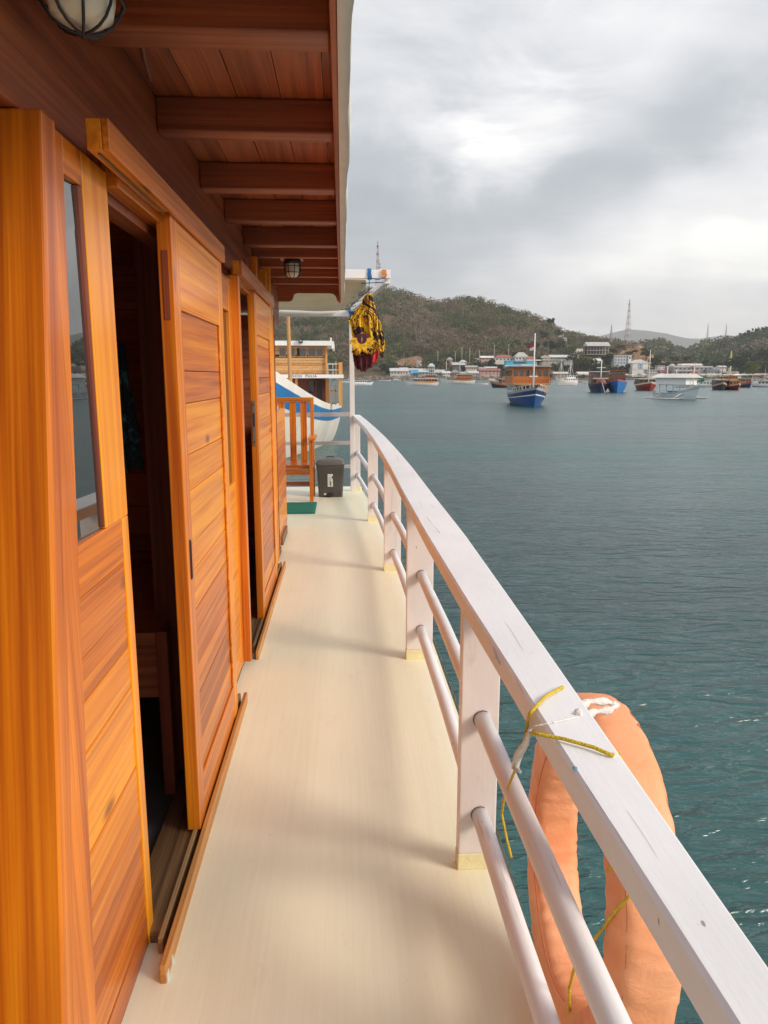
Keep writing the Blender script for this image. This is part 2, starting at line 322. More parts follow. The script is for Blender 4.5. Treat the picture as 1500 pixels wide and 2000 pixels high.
mb = MB(); mb.add([(-9000, -3000, SEA), (9000, -3000, SEA), (9000, 11000, SEA), (-9000, 11000, SEA)], [(0, 1, 2, 3)])
tag(mb.build('sea', seamat()), kind='structure')

# ================================================================ OUR BOAT
boat = thing('passenger_boat', 'varnished wooden tour boat with cream side deck and white railing, filling the left foreground', 'boat')
# rail outline along Y: (Y, inner x, outer x, cap top z)
RAIL = [(-5.1, .37, .45, .885), (.3, .375, .445, .885), (.65, .372, .447, .885), (1.1, .360, .455, .885), (1.5, .350, .462, .886), (2.0, .338, .470, .886), (2.9, .330, .488, .878),
        (4.0, .325, .485, .877), (5.0, .320, .474, .892), (6.0, .302, .448, .912), (7.0, .278, .410, .935), (8.0, .238, .355, .960), (9.0, .180, .290, .985), (9.85, .128, .235, 1.0)]
def rail(y):
    for a, b in zip(RAIL, RAIL[1:]):
        if y <= b[0]:
            k = (y-a[0])/(b[0]-a[0]); return [a[i]+(b[i]-a[i])*k for i in (1, 2, 3)]
    return RAIL[-1][1:]
ys = [-5.1+i*.15 for i in range(101)]; ys = [y for y in ys if y < 9.85]+[9.85]
# deck
mb = MB()
def deck_right(y): r = rail(y); return r[1]+.02
vs = []; fs = []
for y in ys+[10.15]:
    xr = deck_right(min(y, 9.85)); vs += [(-2.6, y, 0), (xr, y, 0), (xr, y, -.10), (-2.6, y, -.10)]
for i in range(len(ys)): 
    for j in range(4): fs.append((i*4+j, i*4+(j+1) % 4, i*4+4+(j+1) % 4, i*4+4+j))
n4 = len(ys)*4; fs.append((n4, n4+1, n4+2, n4+3)); fs.append((3, 2, 1, 0))
fs = [f[::-1] for f in fs]
mb.add(vs, fs); mb.build('deck', DECK, boat)
# hull side below the deck
mb = MB(); vs = []; fs = []
yy = ys+[10.15]
for y in yy:
    xr = deck_right(min(y, 9.85)); vs += [(xr+.02, y, -.02), (xr+.05, y, -.12), (xr+.03, y, -.13), (xr-.06, y, -.9), (xr-.22, y, -2.2)]
for i in range(len(yy)-1):
    for j in range(4): fs.append((i*5+j, i*5+j+1, i*5+5+j+1, i*5+5+j))
b0 = len(vs); vs += [(-2.6, 10.15, -.10), (-2.6, 10.15, -2.2)]; k = (len(yy)-1)*5
fs.append((k+1, b0, b0+1, k+4, k+3, k+2)); mb.add(vs, fs); mb.build('hull', WHITE, boat)

# railing
railing = MB()
vs = []; fs = []
for y in ys:
    a, b, z = rail(y); c = .006
    vs += [(a, y, z-.052), (a, y, z-c), (a+c, y, z), (b-c, y, z), (b, y, z-c), (b, y, z-.052)]
for i in range(len(ys)-1):
    for j in range(6): fs.append((i*6+j, i*6+(j+1) % 6, i*6+6+(j+1) % 6, i*6+6+j))
fs.append(tuple((len(ys)-1)*6+j for j in range(6)))
railing.add(vs, fs)
hand = railing.build('railing', WPY, boat)
tag(hand, 'white painted railing with broad cap rail, flat posts and two round bars')
CRK = plain('dark_crack', (.20, .15, .12), .8)
PY = [-3.3, -1.5, .25, 2.03, 3.76, 5.6, 7.62, 9.72]
for y in PY:
    a, b, z = rail(y); m = MB(); t = .045
    x0, x1 = a+.004, b-.014
    m.box(x0, x1, y, y+t, .055, z-.052, 0); m.box(x0-.0015, x1+.0015, y-.0015, y+t+.0015, -.001, .055, 1)
    m.build('post', [WPZ, CREAMP], hand, bevel=.004)
for ya, yb in zip([-5.1]+PY, PY):
    for lvl, (za, zb) in enumerate(((.515, .445), (.195, .150))):
        f = lambda y: za+(zb-za)*min(1, max(0, (y-1)/4.5))+max(0, y-6)*.018
        pts = []; s = ya+(.045 if ya in PY else 0)
        for i in range(9):
            y = s+(yb-s)*i/8; a, b, z = rail(y); pts.append(((a+b)/2+.002, y, f(y)+.003*math.sin(3*y+lvl)))
        rb = MB().tube(pts, .026, 14); e_ = Vector(pts[-1]); rb.tube([(e_.x+.0275*math.cos(k*.5236), e_.y-.002, e_.z+.0275*math.sin(k*.5236)) for k in range(2, 11)], .0016, 5, 1, cap=False); rb.build('rail_bar', [WPY, CRK], hand)
# end rail across the deck, grey with dust
q = P(1123, 1499, Z=.8862); MB().lathe((q.x, q.y, .8855), [(0, .0012), (.0035, .0010), (.0042, 0)], 12).build('paint_spot', plain('blue_paint_spot', (.05, .35, .55), .5), hand)
def chip(pp, nm='paint_chip'):
    m = MB(); v = [Vector(P(px, py, Z=.8872)) for px, py in pp]; m.add(v, [tuple(range(len(v)))]); m.build(nm, CRK, hand)
chip([(962, 1262), (966, 1264), (972, 1280), (979, 1297), (976, 1300), (968, 1286)]); chip([(833, 1010), (834, 1010), (846, 1025), (860, 1041), (859, 1041)])
GREYP = whitepaint('dusty_white_paint', (.50, .47, .46), 0)
for z0, z1, h in ((.985, 1.0, .05), (.60, .62, .045), (.285, .30, .04)):
    MB().bar((-2.4, 9.98, z0), (.16, 9.98, z1), .05, h).build('end_rail', GREYP, hand)

# ---- cabin side: lean of the near corner (its foot comes towards the camera)
def lean(y, z):
    wgt = 1. if y <= 1.52 else max(0., 1-(y-1.52)/.125)
    return y-.145*(1.96-z)*wgt
def lbox(m, x0, x1, y0, y1, z0, z1, mi=0, l0=True, l1=True):
    L0 = lambda z: lean(y0, z) if l0 else y0
    L1 = lambda z: lean(y1, z) if l1 else y1
    return m.hexa([(x0, L0(z0), z0), (x1, L0(z0), z0), (x1, L1(z0), z0), (x0, L1(z0), z0), (x0, L0(z1), z1), (x1, L0(z1), z1), (x1, L1(z1), z1), (x0, L1(z1), z1)], mi)
XW = -.53
m = MB(); lbox(m, -.66, XW+.006, 1.44, 1.506, -.0, 1.965); lbox(m, -1.35, -.6605, 1.445, 1.50, 0, 1.96)
m.build('corner_post', wood('teak_corner_post', (.40, .075, .003), (.72, .20, .004), (.90, .35, .008), 'z', scale=.75, stain=.45, tilt=math.atan(.145)), boat, bevel=.005)
# window panel
wp = MB(); XI = XW-.035
lbox(wp, XI, XW, 1.508, 1.556, 0, 1.955)                       # near stile, leaning
lbox(wp, XI, XW, 1.655, 1.822, 1.165, 1.955, 0, False, False)   # far stile beside the glass
lbox(wp, XI, XW, 1.775, 1.822, 0, 1.164, 0, False, False)
lbox(wp, XI, XW-.001, 1.557, 1.654, 1.885, 1.955, 1, True, False)
lbox(wp, XI, XW-.001, 1.557, 1.774, 1.06, 1.1645, 1, True, False)
zs = [0, .085, .20, .315, .40, .52, .63, .735, .84, .935, 1.0585]
for i in range(len(zs)-1):
    lbox(wp, XI, XW-.003-(i % 3)*.0012, 1.557, 1.7745, zs[i]+.0012, zs[i+1]-.0012, 2, True, False)
wpo = wp.build('window_panel', [WZ, WY, PY_], boat, bevel=.0025)
bd = MB()
bd.hexa([(XW-.016, 1.646, 1.169), (XW-.003, 1.650, 1.169), (XW-.003, 1.6545, 1.169), (XW-.016, 1.6545, 1.169), (XW-.016, 1.630, 1.884), (XW-.003, 1.634, 1.884), (XW-.003, 1.6545, 1.884), (XW-.016, 1.6545, 1.884)])
wf = bd.build('window_frame', RD_Z, wpo, bevel=.002)
g = MB(); ang = R(2.3)
ya, yb, z0, z1 = 1.40, 1.640, 1.15, 1.90; xg = XI+.014
g.add([(XW-.020, lean(1.530, z0), z0), (XW-.010, 1.652, z0), (XW-.010, 1.652, z1), (XW-.020, lean(1.530, z1), z1)], [(0, 1, 2, 3)])
pane = g.build('window_pane', CABGLASS, wpo)

# dark cabin room seen through the doorways
rm = MB()
for i in range(14): rm.box(-2.3, XW-.14, 3.52, 3.55, i*.15, i*.15+.147)
for i in range(14): rm.box(-2.33, -2.30, .9, 3.5, i*.15, i*.15+.147)
rm.box(-2.3, -.6, .85, .88, 0, 2.0); rm.box(-2.3, -.58, .9, 6.4, 2.02, 2.05)
rm.box(-2.3, -.58, 3.56, 3.58, 0, 2.0); rm.box(-2.33, -2.30, 3.6, 6.4, 0, 2.0); rm.box(-2.3, -.56, 6.38, 6.4, 0, 2.0)
rm.build('cabin_lining', INT, boat)
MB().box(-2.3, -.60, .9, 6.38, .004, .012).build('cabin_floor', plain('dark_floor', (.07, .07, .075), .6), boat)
bed = MB(); bed.box(-1.6, -.655, 2.50, 2.54, .38, .62); bed.box(-.6545, -.615, 2.48, 2.54, .013, .63, 1); bed.box(-1.6, -.655, 2.54, 3.5, .57, .615)
bed.build('bunk', [RD_X, RD_Z], boat, bevel=.004)
jm = MB(); jm.box(-.70, XW-.005, 2.66, 2.72, 0, 1.96); jm.box(-.60, -.565, 2.60, 2.66, 0, 1.96)
jm.build('door_jamb', RD_Z, boat, bevel=.004)
# wall behind and beyond door one
wl = MB(); wl.box(XI, XW, 2.72, 3.30, 0, 1.95, 0)
wl.box(XI, XW+.004, 3.302, 3.40, 0.03, 1.955, 1); wl.box(XI, XW+.001, 3.40, 3.62, 0.03, .99, 0); wl.box(XI, XW+.001, 3.40, 3.62, 1.80, 1.955, 0); wl.box(XI, XW+.004, 3.62, 3.695, .03, 1.955, 1)
wl2 = wl.build('cabin_wall', [PY_, WZ], boat, bevel=.003)
MB().box(XI+.01, XW-.012, 3.40, 3.62, .99, 1.80).build('narrow_window', CABGLASS, wl2)
MB().box(-.60, -.546, 1.825, 2.70, 1.90, 2.02).build('lintel', RD_Y, boat)

# header, doors, sills
def header(y0, y1, xo, z0, z1, yd):
    h = MB(); h.box(xo-.015, xo, y0, y1, z0, z1, 0); h.box(xo-.046, xo-.0155, y0, yd, z0+.002, z1-.001, 1); h.box(xo-.046, xo-.0155, yd, y1, z1-.035, z1-.001, 0)
    h.box(xo-.085, xo-.0465, y0+.21, y1, z0-.02, z1-.006, 0); h.box(xo-.032, xo-.026, y0+.02, yd, z0-.003, z0+.0015, 2)
    return h.build('door_header', [WY, WY, SILL], boat, bevel=.003)
header(1.615, 3.10, -.459, 1.944, 2.006, 2.19)
header(3.70, 5.40, -.470, 1.975, 2.045, 4.34)
def door(y0, y1, xo, z0, z1, label=None):
    xi = xo-.042; d = MB(); s = .085
    d.box(xi, xo, y0, y0+s, z0, z1, 0); d.box(xi, xo, y1-s, y1, z0, z1, 0)
    zt = z1-.25; zb = z0+.14
    d.box(xi, xo-.0015, y0+s+.0005, y1-s-.0005, zt, z1, 1); d.box(xi, xo-.0015, y0+s+.0005, y1-s-.0005, z0, zb, 1)
    z = zb+.001; i = 0
    while z < zt-.01:
        h = min([.115, .16, .10, .19, .13, .09, .17][i % 7], zt-z-.001); 
        d.box(xi+.008, xo-.009-.0008*(i % 3), y0+s+.0005, y1-s-.0005, z+.001, z+h-.001, 2); z += h; i += 1
    o = d.build('door', [WZ, WY, PY_], boat, bevel=.003)
    b = MB()
    for (a0, a1, c0, c1) in ((y0+s, y0+s+.008, zb, zt), (y1-s-.008, y1-s, zb, zt)): b.box(xo-.008, xo-.001, a0, a1, c0+.009, c1-.009)
    b.box(xo-.008, xo-.001, y0+s, y1-s, zt-.008, zt); b.box(xo-.008, xo-.001, y0+s, y1-s, zb, zb+.008)
    b.build('door_beading', WY, o, bevel=.002)
    if label: tag(o, label)
    return o
d1 = door(2.215, 3.10, -.475, .045, 1.952, 'sliding plank door half open beside the near window panel')
mm = MB(); mm.box(-.505, -.488, 2.213, 2.216, 1.66, 1.85)
mm.build('tenon_end', RD_Z, d1)
# slot shaped flush handle on the near stile
def ovalring(cx, cy, cz, ry, rz, t):
    pts = []
    for i in range(37):
        a = 2*math.pi*i/36; c, s = math.cos(a), math.sin(a)
        pts.append((cx, cy+ry*c, cz+(rz-ry)*(1 if s > 0.001 else -1)*(abs(s) > .001)+ry*s))
    return MB().tube(pts, t, 6, cap=False)
ovalring(-.474, 2.262, .94, .008, .062, .0022).build('handle', BLACK, d1)
d2 = door(4.38, 5.35, -.492, .02, 2.0, 'second sliding plank door with a metal lock plate on its edge')
lk = MB(); lk.box(-.524, -.508, 4.376, 4.3795, 1.10, 1.36, 0); lk.box(-.520, -.512, 4.3745, 4.3765, 1.21, 1.29, 1)
for z in (1.335, 1.12): lk.box(-.519, -.513, 4.3745, 4.3765, z-.004, z+.004, 1)
lk.build('lock_plate', [METAL, BLACK], d2)
# door two frame
fr = MB(); fr.box(-.555, -.49, 3.70, 3.755, .03, 1.9745); fr.box(-.56, -.535, 5.36, 5.44, 0, 2.05); fr.box(-.56, -.515, 5.62, 5.68, 0, 2.30)
fr.box(-.545, -.50, 4.62, 4.66, 2.05, 2.2); fr.box(-.545, -.50, 5.15, 5.19, 2.05, 2.2)
fr.build('door_frame', WZ, boat, bevel=.003)
wl3 = MB(); wl3.box(-.585, -.545, 5.44, 5.96, .02, 2.03, 0); wl3.box(-.59, -.535, 5.96, 6.02, 0, 2.1, 1)
wl3.build('cabin_wall', [PY_, WZ], boat, bevel=.003)
lw = MB()
for i in range(11): lw.box(-.60, -.565-.001*(i % 2), 6.03, 7.35, .01+i*.108, .116+i*.108)
lwo = lw.build('low_wall', PY_, boat, bevel=.002)
# sills (door tracks)
WORN = wood('worn_teak_edge', (.24, .08, .02), (.42, .16, .035), (.60, .28, .07), 'y', rough=.5, coat=.1, bump=.5)
def sill(y0, y1, xo):
    s = MB(); s.box(xo-.155, xo-.045, y0+.14, y1, -.02, .036, 0); s.box(xo-.0445, xo-.031, y0+.10, y1, -.02, .048, 0); s.box(xo-.016, xo, y0, y1, -.02, .052, 1)
    s.box(xo-.0305, xo-.0135, y0+.12, y1, -.02, .006, 2)
    return s.build('door_sill', [SILL, WORN, BLACK], boat, bevel=.0025)
sill(1.64, 3.27, -.455); sill(3.80, 5.75, -.462); 
for a_ in ((-.62, -.535, 3.27, 3.80, -.02, .03), (-.62, -.54, 5.75, 6.3, -.02, .05), (-.60, -.545, 6.55, 7.1, -.02, .07)): MB().box(*a_).build('plinth_board', SILL, boat, bevel=.002)
PDR = plain('pale_blue_drip', (.60, .68, .68), .5)
for (x, y, a) in ((-.4545, 1.645, .02), (-.4545, 1.70, .012)): MB().box(x-.003, x+.001, y, y+a, .0, .022).build('paint_drip', PDR, boat)

# ---- roof
roof = MB()
n = 0
x = -.72
while x < -.005:
    wd = .135; x1 = min(x+wd, -.004)
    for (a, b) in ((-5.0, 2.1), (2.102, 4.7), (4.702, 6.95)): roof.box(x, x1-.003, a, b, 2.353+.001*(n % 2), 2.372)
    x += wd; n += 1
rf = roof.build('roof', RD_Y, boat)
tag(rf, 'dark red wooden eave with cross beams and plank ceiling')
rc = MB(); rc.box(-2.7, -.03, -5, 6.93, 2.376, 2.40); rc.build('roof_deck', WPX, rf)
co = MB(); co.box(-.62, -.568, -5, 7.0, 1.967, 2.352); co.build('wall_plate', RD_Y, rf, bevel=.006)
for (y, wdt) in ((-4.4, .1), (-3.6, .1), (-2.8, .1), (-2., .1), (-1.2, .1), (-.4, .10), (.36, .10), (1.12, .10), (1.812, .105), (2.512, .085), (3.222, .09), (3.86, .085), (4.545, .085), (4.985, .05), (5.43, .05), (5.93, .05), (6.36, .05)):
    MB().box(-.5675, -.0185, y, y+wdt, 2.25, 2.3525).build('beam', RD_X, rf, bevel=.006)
ft = MB(); ft.box(-.018, -.003, -5, 6.93, 2.20, 2.375); ft.build('fascia', RD_Y, rf, bevel=.003)
# wavy painted canvas edge
cv = MB(); vs = []; fs = []
yl = [-5+i*.06 for i in range(200)]
for i, y in enumerate(yl):
    wv_ = .006*noise.noise((y*2.2, 0, 1))+.004*noise.noise((y*7, 3, 1)); zb = 2.20+.012*noise.noise((y*3, 7, 2))
    ow = .026+.008*noise.noise((y*1.7, 5, 5))
    vs += [(-.0025, y, zb), (ow+wv_, y, zb-.004), (ow+.006+wv_, y, 2.30), (ow+wv_, y, 2.41), (-.04, y, 2.425)]
for i in range(len(yl)-1):
    for j in range(4): fs.append((i*5+j, i*5+j+1, i*5+6+j, i*5+5+j))
cv.add(vs, fs, 0, True); cv.build('canvas_edge', plain('painted_canvas', (.74, .72, .68), .6, .06, 8, .5, 30), rf)
# shaped end board
pl = [(-.60, 2.36), (-.60, 2.165), (-.475, 2.165)]
for i in range(9):
    a = i/8*math.pi/2; pl.append((-.475+.045*math.sin(a)*1.0, 2.165+.055*(1-math.cos(a))*1.0))
pl += [(-.42, 2.232), (-.395, 2.24), (-.12, 2.24)]
for i in range(9):
    a = i/8*math.pi/2; pl.append((-.10+.06*math.sin(a), 2.24-.06*(1-math.cos(a))))
pl += [(-.02, 2.155), (-.004, 2.155), (-.004, 2.36)]
MB().prism(pl[::-1], 'y', 6.955, 6.985).build('end_board', RD_X, rf)

# ---- bulkhead lamps with wire guards
OPAL = plain('yellowed_glass', (.80, .74, .60), .25, .05)
def lamp(x, y, z, s):
    m = MB(); m.lathe((x, y, z), [(.0, 0), (.062*s, 0), (.066*s, -.012*s), (.066*s, -.03*s), (.058*s, -.034*s)], 20)
    o = m.build('ceiling_lamp', BLACK, boat)
    MB().lathe((x, y, z-.03*s), [(.052*s, 0), (.053*s, -.03*s), (.052*s, -.07*s), (.047*s, -.092*s), (.030*s, -.103*s), (.0, -.106*s)], 24).build('lamp_glass', OPAL, o)
    gm = MB()
    for k in range(4):
        a = math.pi*k/4+.35
        pts = []
        for i in range(13):
            b = -math.pi/2+math.pi*i/12; pts.append((x+math.cos(a)*.066*s*math.sin(b), y+math.sin(a)*.066*s*math.sin(b), z-.032*s-.116*s*max(0, math.cos(b))**.5))
        gm.tube(pts, .0025*s, 6)
    for rr, zz_ in ((.0665, -.055), (.0645, -.10)):
        gm.tube([(x+rr*s*math.cos(2*math.pi*i/20), y+rr*s*math.sin(2*math.pi*i/20), z+zz_*s) for i in range(21)], .0025*s, 6, cap=False)
    gm.build('wire_guard', BLACK, o)
lamp(-.452, 1.47, 2.262, 1.12); lamp(-.322, 5.15, 2.262, .85)
MB().box(-.5, -.35, 1.40, 1.56, 2.255, 2.352).build('lamp_block', RD_X, boat)
MB().box(-.40, -.25, 5.08, 5.22, 2.261, 2.352).build('lamp_block', RD_X, boat)
MB().tube([(-.47, 1.9, 2.345), (-.5, 1.98, 2.33), (-.50, 2.1, 2.335), (-.52, 2.2, 2.34), (-.53, 2.3, 2.32)], .006, 8).build('lamp_cable', plain('brown_cable', (.25, .10, .06), .5), boat)

# ---- white canopy frame over the end of the deck
cf = MB(); cf.bar((-2.0, 7.10, 2.43), (.455, 7.10, 2.425), .06, .075); cfo = cf.build('canopy_frame', WPX, boat, bevel=.004)
tag(cfo, 'white timber canopy frame at the end of the deck')
MB().bar((-2.2, 9.74, 2.29), (.17, 9.74, 2.285), .07, .075).build('crossbeam', WPX, cfo, bevel=.004)
MB().bar((.43, 7.14, 2.375), (.145, 9.70, 2.335), .055, .055).build('side_beam', WPX, cfo, bevel=.004)
MB().bar((.128, 9.745, .0), (.128, 9.745, 2.25), .062, .058, upv=(0, 1, 0)).build('tall_post', WPZ, cfo, bevel=.004)
MB().box(.375, .415, 7.05, 7.069, 2.395, 2.46).build('end_block', WX, cfo)
tp = MB(); vs = []; fs = []; nu, nv = 25, 17
for j in range(nv):
    for i in range(nu):
        u = i/(nu-1); v = j/(nv-1); y = 7.06+v*2.62
        xr = .26-.26*v+.05*abs(math.sin(v*math.pi*4)); xr = xr - .04
        x = -2.1+(xr+2.1)*u
        z = 2.385-.06*v-.10*math.sin(math.pi*v)*(1-.3*u)-.01*math.sin(9*u)+.012*noise.noise((x*3, y*3, 0))
        vs.append((x, y, z))
for j in range(nv-1):
    for i in range(nu-1): fs.append((j*nu+i, j*nu+i+1, (j+1)*nu+i+1, (j+1)*nu+i))
tp.add(vs, fs, 0, True)
tpo = tp.build('canopy_sheet', plain('beige_tarpaulin', (.74, .65, .50), .7, .08, 3, .3, 20), cfo)
ss = tpo.modifiers.new('s', 'SOLIDIFY'); ss.thickness = .004
for v in (.05, .3, .55, .8): 
    y = 7.06+v*2.62; tk = MB(); tk.tube([(.20-.26*v, y, 2.37-.06*v-.07*math.sin(math.pi*v)), (.415-.285*v, y+.02, 2.37-.04*v)], .004, 5)
    tk.build('sheet_tie', plain('dark_cord', (.05, .05, .06), .7), cfo)

# ================================================================ things on our boat
BLUER = plain('blue_rope_fibre', (.03, .16, .42), .6, .2, 60, .5, 200)
def ropebundle(name, pts_list, r, mat_, label, cat='rope', group=None, extra=None):
    m = MB()
    for p in pts_list: m.tube(p, r, 6)
    return tag(m.build(name, mat_), label, cat, group)
def knot(cx, cy, cz, hx, hy, hz, turns=5, jitter=.01, seed=1, tails=()):
    rng = random.Random(seed); pts = []
    for i in range(turns*16+1):
        a = 2*math.pi*i/16; t_ = i/(turns*16.)-.5
        c, s = math.cos(a), math.sin(a)
        k = 1/max(abs(c)/1., abs(s)/1.)
        pts.append((cx+hx*t_*2+rng.uniform(-1, 1)*jitter*.3, cy+hy*min(1, max(-1, c*k)), cz+hz*min(1, max(-1, s*k))))
    return [pts]+[list(t) for t in tails]
ropebundle('rope_tie', knot(.262, 7.10, 2.427, .018, .037, .044, 5, .01, 1, [[(.262, 7.06, 2.39), (.26, 7.055, 2.36), (.258, 7.055, 2.345)], [(.27, 7.06, 2.385), (.34, 7.06, 2.375), (.40, 7.05, 2.388), (.42, 7.05, 2.42)]]), .0042, BLUER,
           'blue rope wound round the white beam above the sunflower cloth', 'rope', 'blue ropes tied on the canopy frame')
ropebundle('rope_tie', knot(.125, 9.74, 2.29, .022, .045, .05, 5, .01, 2, [[(.11, 9.69, 2.26), (.13, 9.68, 2.20), (.14, 9.68, 2.16)], [(.12, 9.69, 2.26), (.09, 9.68, 2.31), (.07, 9.68, 2.33)], [(.14, 9.69, 2.26), (.12, 9.68, 2.21), (.10, 9.67, 2.17)]]), .0055, BLUER,
           'blue rope knotted where the tall white post meets the far crossbeam', 'rope', 'blue ropes tied on the canopy frame')

# hanging sunflower cloth
def clothmat():
    m, t, b = newmat('sunflower_print'); c = N(t, 'ShaderNodeTexCoord')
    q = N(t, 'ShaderNodeMapping'); q.inputs['Scale'].default_value = (6.0, 0, 3.6); L(t, c.outputs['Object'], q.inputs[0])
    n = N(t, 'ShaderNodeTexNoise'); n.inputs['Scale'].default_value = 1.1; n.inputs['Detail'].default_value = 3; n.inputs['Distortion'].default_value = 2.6; L(t, q.outputs[0], n.inputs['Vector'])
    r = N(t, 'ShaderNodeValToRGB'); L(t, n.outputs[0], r.inputs[0]); r.color_ramp.interpolation = 'CONSTANT'; e = r.color_ramp.elements
    e[0].position = 0; e[0].color = (.04, .012, .02, 1); e[1].position = .435; e[1].color = (.78, .50, .02, 1)
    for p, cc in ((.525, (.50, .18, .01)), (.56, (.05, .012, .015)), (.60, (.72, .42, .01)), (.70, (.62, .5, .33))): x = e.new(p); x.color = cc+(1,)
    wv_ = N(t, 'ShaderNodeTexWave'); wv_.inputs['Scale'].default_value = 3; wv_.inputs['Distortion'].default_value = 9; wv_.inputs['Detail'].default_value = 2; L(t, q.outputs[0], wv_.inputs['Vector'])
    mr = N(t, 'ShaderNodeMapRange'); mr.inputs['From Min'].default_value = .88; mr.inputs['From Max'].default_value = .93; L(t, wv_.outputs['Fac'], mr.inputs['Value'])
    mm = N(t, 'ShaderNodeMix', data_type='RGBA'); L(t, mr.outputs[0], mm.inputs[0]); L(t, r.outputs[0], mm.inputs[6]); mm.inputs[7].default_value = (.05, .015, .01, 1)
    L(t, mm.outputs[2], b.inputs['Base Color']); b.inputs['Roughness'].default_value = .8; return m
SUNF = clothmat()
def drape(outline, y, nf, depth, name, mat_, parent=None, seed=0, extra_mats=()):
    """outline: list of (z, xl, xr) from the top down; folds run downwards from the gathered top"""
    vs = []; fs = []; nu = 41
    for k, (z, xl, xr) in enumerate(outline):
        gath = k/(len(outline)-1.)
        for i in range(nu):
            u = i/(nu-1); a = u*nf*math.pi*2+seed
            vs.append((xl+(xr-xl)*u+.006*math.sin(a*1.7), y+depth*(.35+.65*gath)*math.sin(a+.8*gath)+depth*.5*math.sin(2.3*a+seed), z+.012*math.sin(u*9+k)))
    for k in range(len(outline)-1):
        for i in range(nu-1): fs.append((k*nu+i, (k+1)*nu+i, (k+1)*nu+i+1, k*nu+i+1))
    m = MB().add(vs, fs, 0, True); o = m.build(name, mat_, parent)
    s = o.modifiers.new('s', 'SOLIDIFY'); s.thickness = .003; s.offset = 0
    return o
def interp(outl, n=28):
    zs = [o[0] for o in outl]; r = []
    for i in range(n):
        z = zs[0]+(zs[-1]-zs[0])*i/(n-1)
        r.append((z, float(np.interp(-z, [-q for q in zs], [o[1] for o in outl])), float(np.interp(-z, [-q for q in zs], [o[2] for o in outl]))))
    return r
def pxo(rows, Y):
    r = []
    for (py, a, b) in rows:
        pa = P(a, py, Y=Y); pb = P(b, py, Y=Y); r.append((pa.z, pa.x, pb.x))
    return r
ccl = thing('hanging_cloth', 'yellow and black sunflower print cloth hanging from the white canopy beam', 'cloth')
body = drape(interp(pxo([(575, 716, 727), (590, 706, 731), (605, 697, 735), (622, 680, 737), (640, 685, 739), (660, 689, 741), (680, 688, 738), (692, 687, 730)], 7.07)), 7.07, 2.3, .022, 'cloth_body', SUNF, ccl)
drape(interp(pxo([(618, 735, 739), (640, 733, 745), (660, 732, 750), (678, 738, 751), (696, 744, 748)], 7.05)), 7.05, 1.5, .012, 'cloth_corner', SUNF, ccl, 2)
# big printed flower head at the hem: petals as part of the print
fl = MB(); cx, cz = P(707, 683, Y=7.03).x, P(707, 662, Y=7.03).z
for i in range(19):
    a = R(180+i*10); L0 = .045; L1 = .105+.02*(i % 3); ca, sa = math.cos(a), math.sin(a); pa = Vector((-sa, 0, ca))*.014
    c0 = Vector((cx+ca*L0*1.0, 7.040, cz+sa*L0)); c1 = Vector((cx+ca*L1*1.0, 7.036, cz+sa*L1)); md = (c0+c1)/2
    fl.add([c0-pa*.5, md-pa, c1, md+pa, c0+pa*.5], [(0, 1, 2, 3, 4)])
fl.build('petals', plain('petal_yellow', (.80, .40, .02), .8, .5, 40), ccl)
MB().lathe((0, 0, 0), [(0, 0), (.05, .004), (.068, 0)], 20).build('flower_centre', plain('plum_print', (.07, .015, .035), .8), ccl)
fc = ccl.children[-1] if ccl.children else None
for o in bpy.data.objects:
    if o.name.startswith('flower_centre'): o.location = (cx, 7.046, cz); o.rotation_euler = (R(90), 0, 0); o.scale = (.95, .8, 1)
c2 = drape(interp(pxo([(690, 688, 724), (705, 690, 727), (716, 692, 726), (724, 704, 712)], 7.12)), 7.12, 3, .016, 'hanging_garment', plain('maroon_cloth', (.13, .025, .04), .85, .5, 12), None, 4)
tag(c2, 'maroon cloth hanging below and behind the sunflower cloth', 'cloth')
c3 = drape(interp(pxo([(680, 722, 736), (692, 723, 738), (703, 724, 736), (708, 726, 730)], 7.15)), 7.15, 1.5, .012, 'hanging_garment', plain('red_white_cloth', (.60, .03, .04), .8, .3, 14, dirt=(.7, .55, .5), dscale=12, damt=.9), None, 6)
tag(c3, 'bright red cloth with pale patches peeking out beside the sunflower hem', 'cloth')
ropebundle('thin_rope', [[(.258, 7.055, 2.345), (.255, 7.06, 2.30), tuple(P(721, 578, Y=7.06))]], .0035, plain('black_cord', (.02, .02, .025), .7), 'thin dark cord holding the sunflower cloth under the beam', 'cord')
# patterned cloth hanging inside the doorway
def teal():
    m = plain('blue_pattern_cloth', (.02, .035, .05), .85, .3, 30, dirt=(.10, .36, .42), dscale=18, damt=1.); return m
c4 = drape(interp([(1.60, -.80, -.76), (1.45, -.82, -.745), (1.30, -.82, -.725), (1.17, -.80, -.72)]), 2.70, 2, .012, 'hanging_towel', teal(), None, 1)
tag(c4, 'dark cloth with teal pattern hanging just inside the nearest doorway', 'cloth')

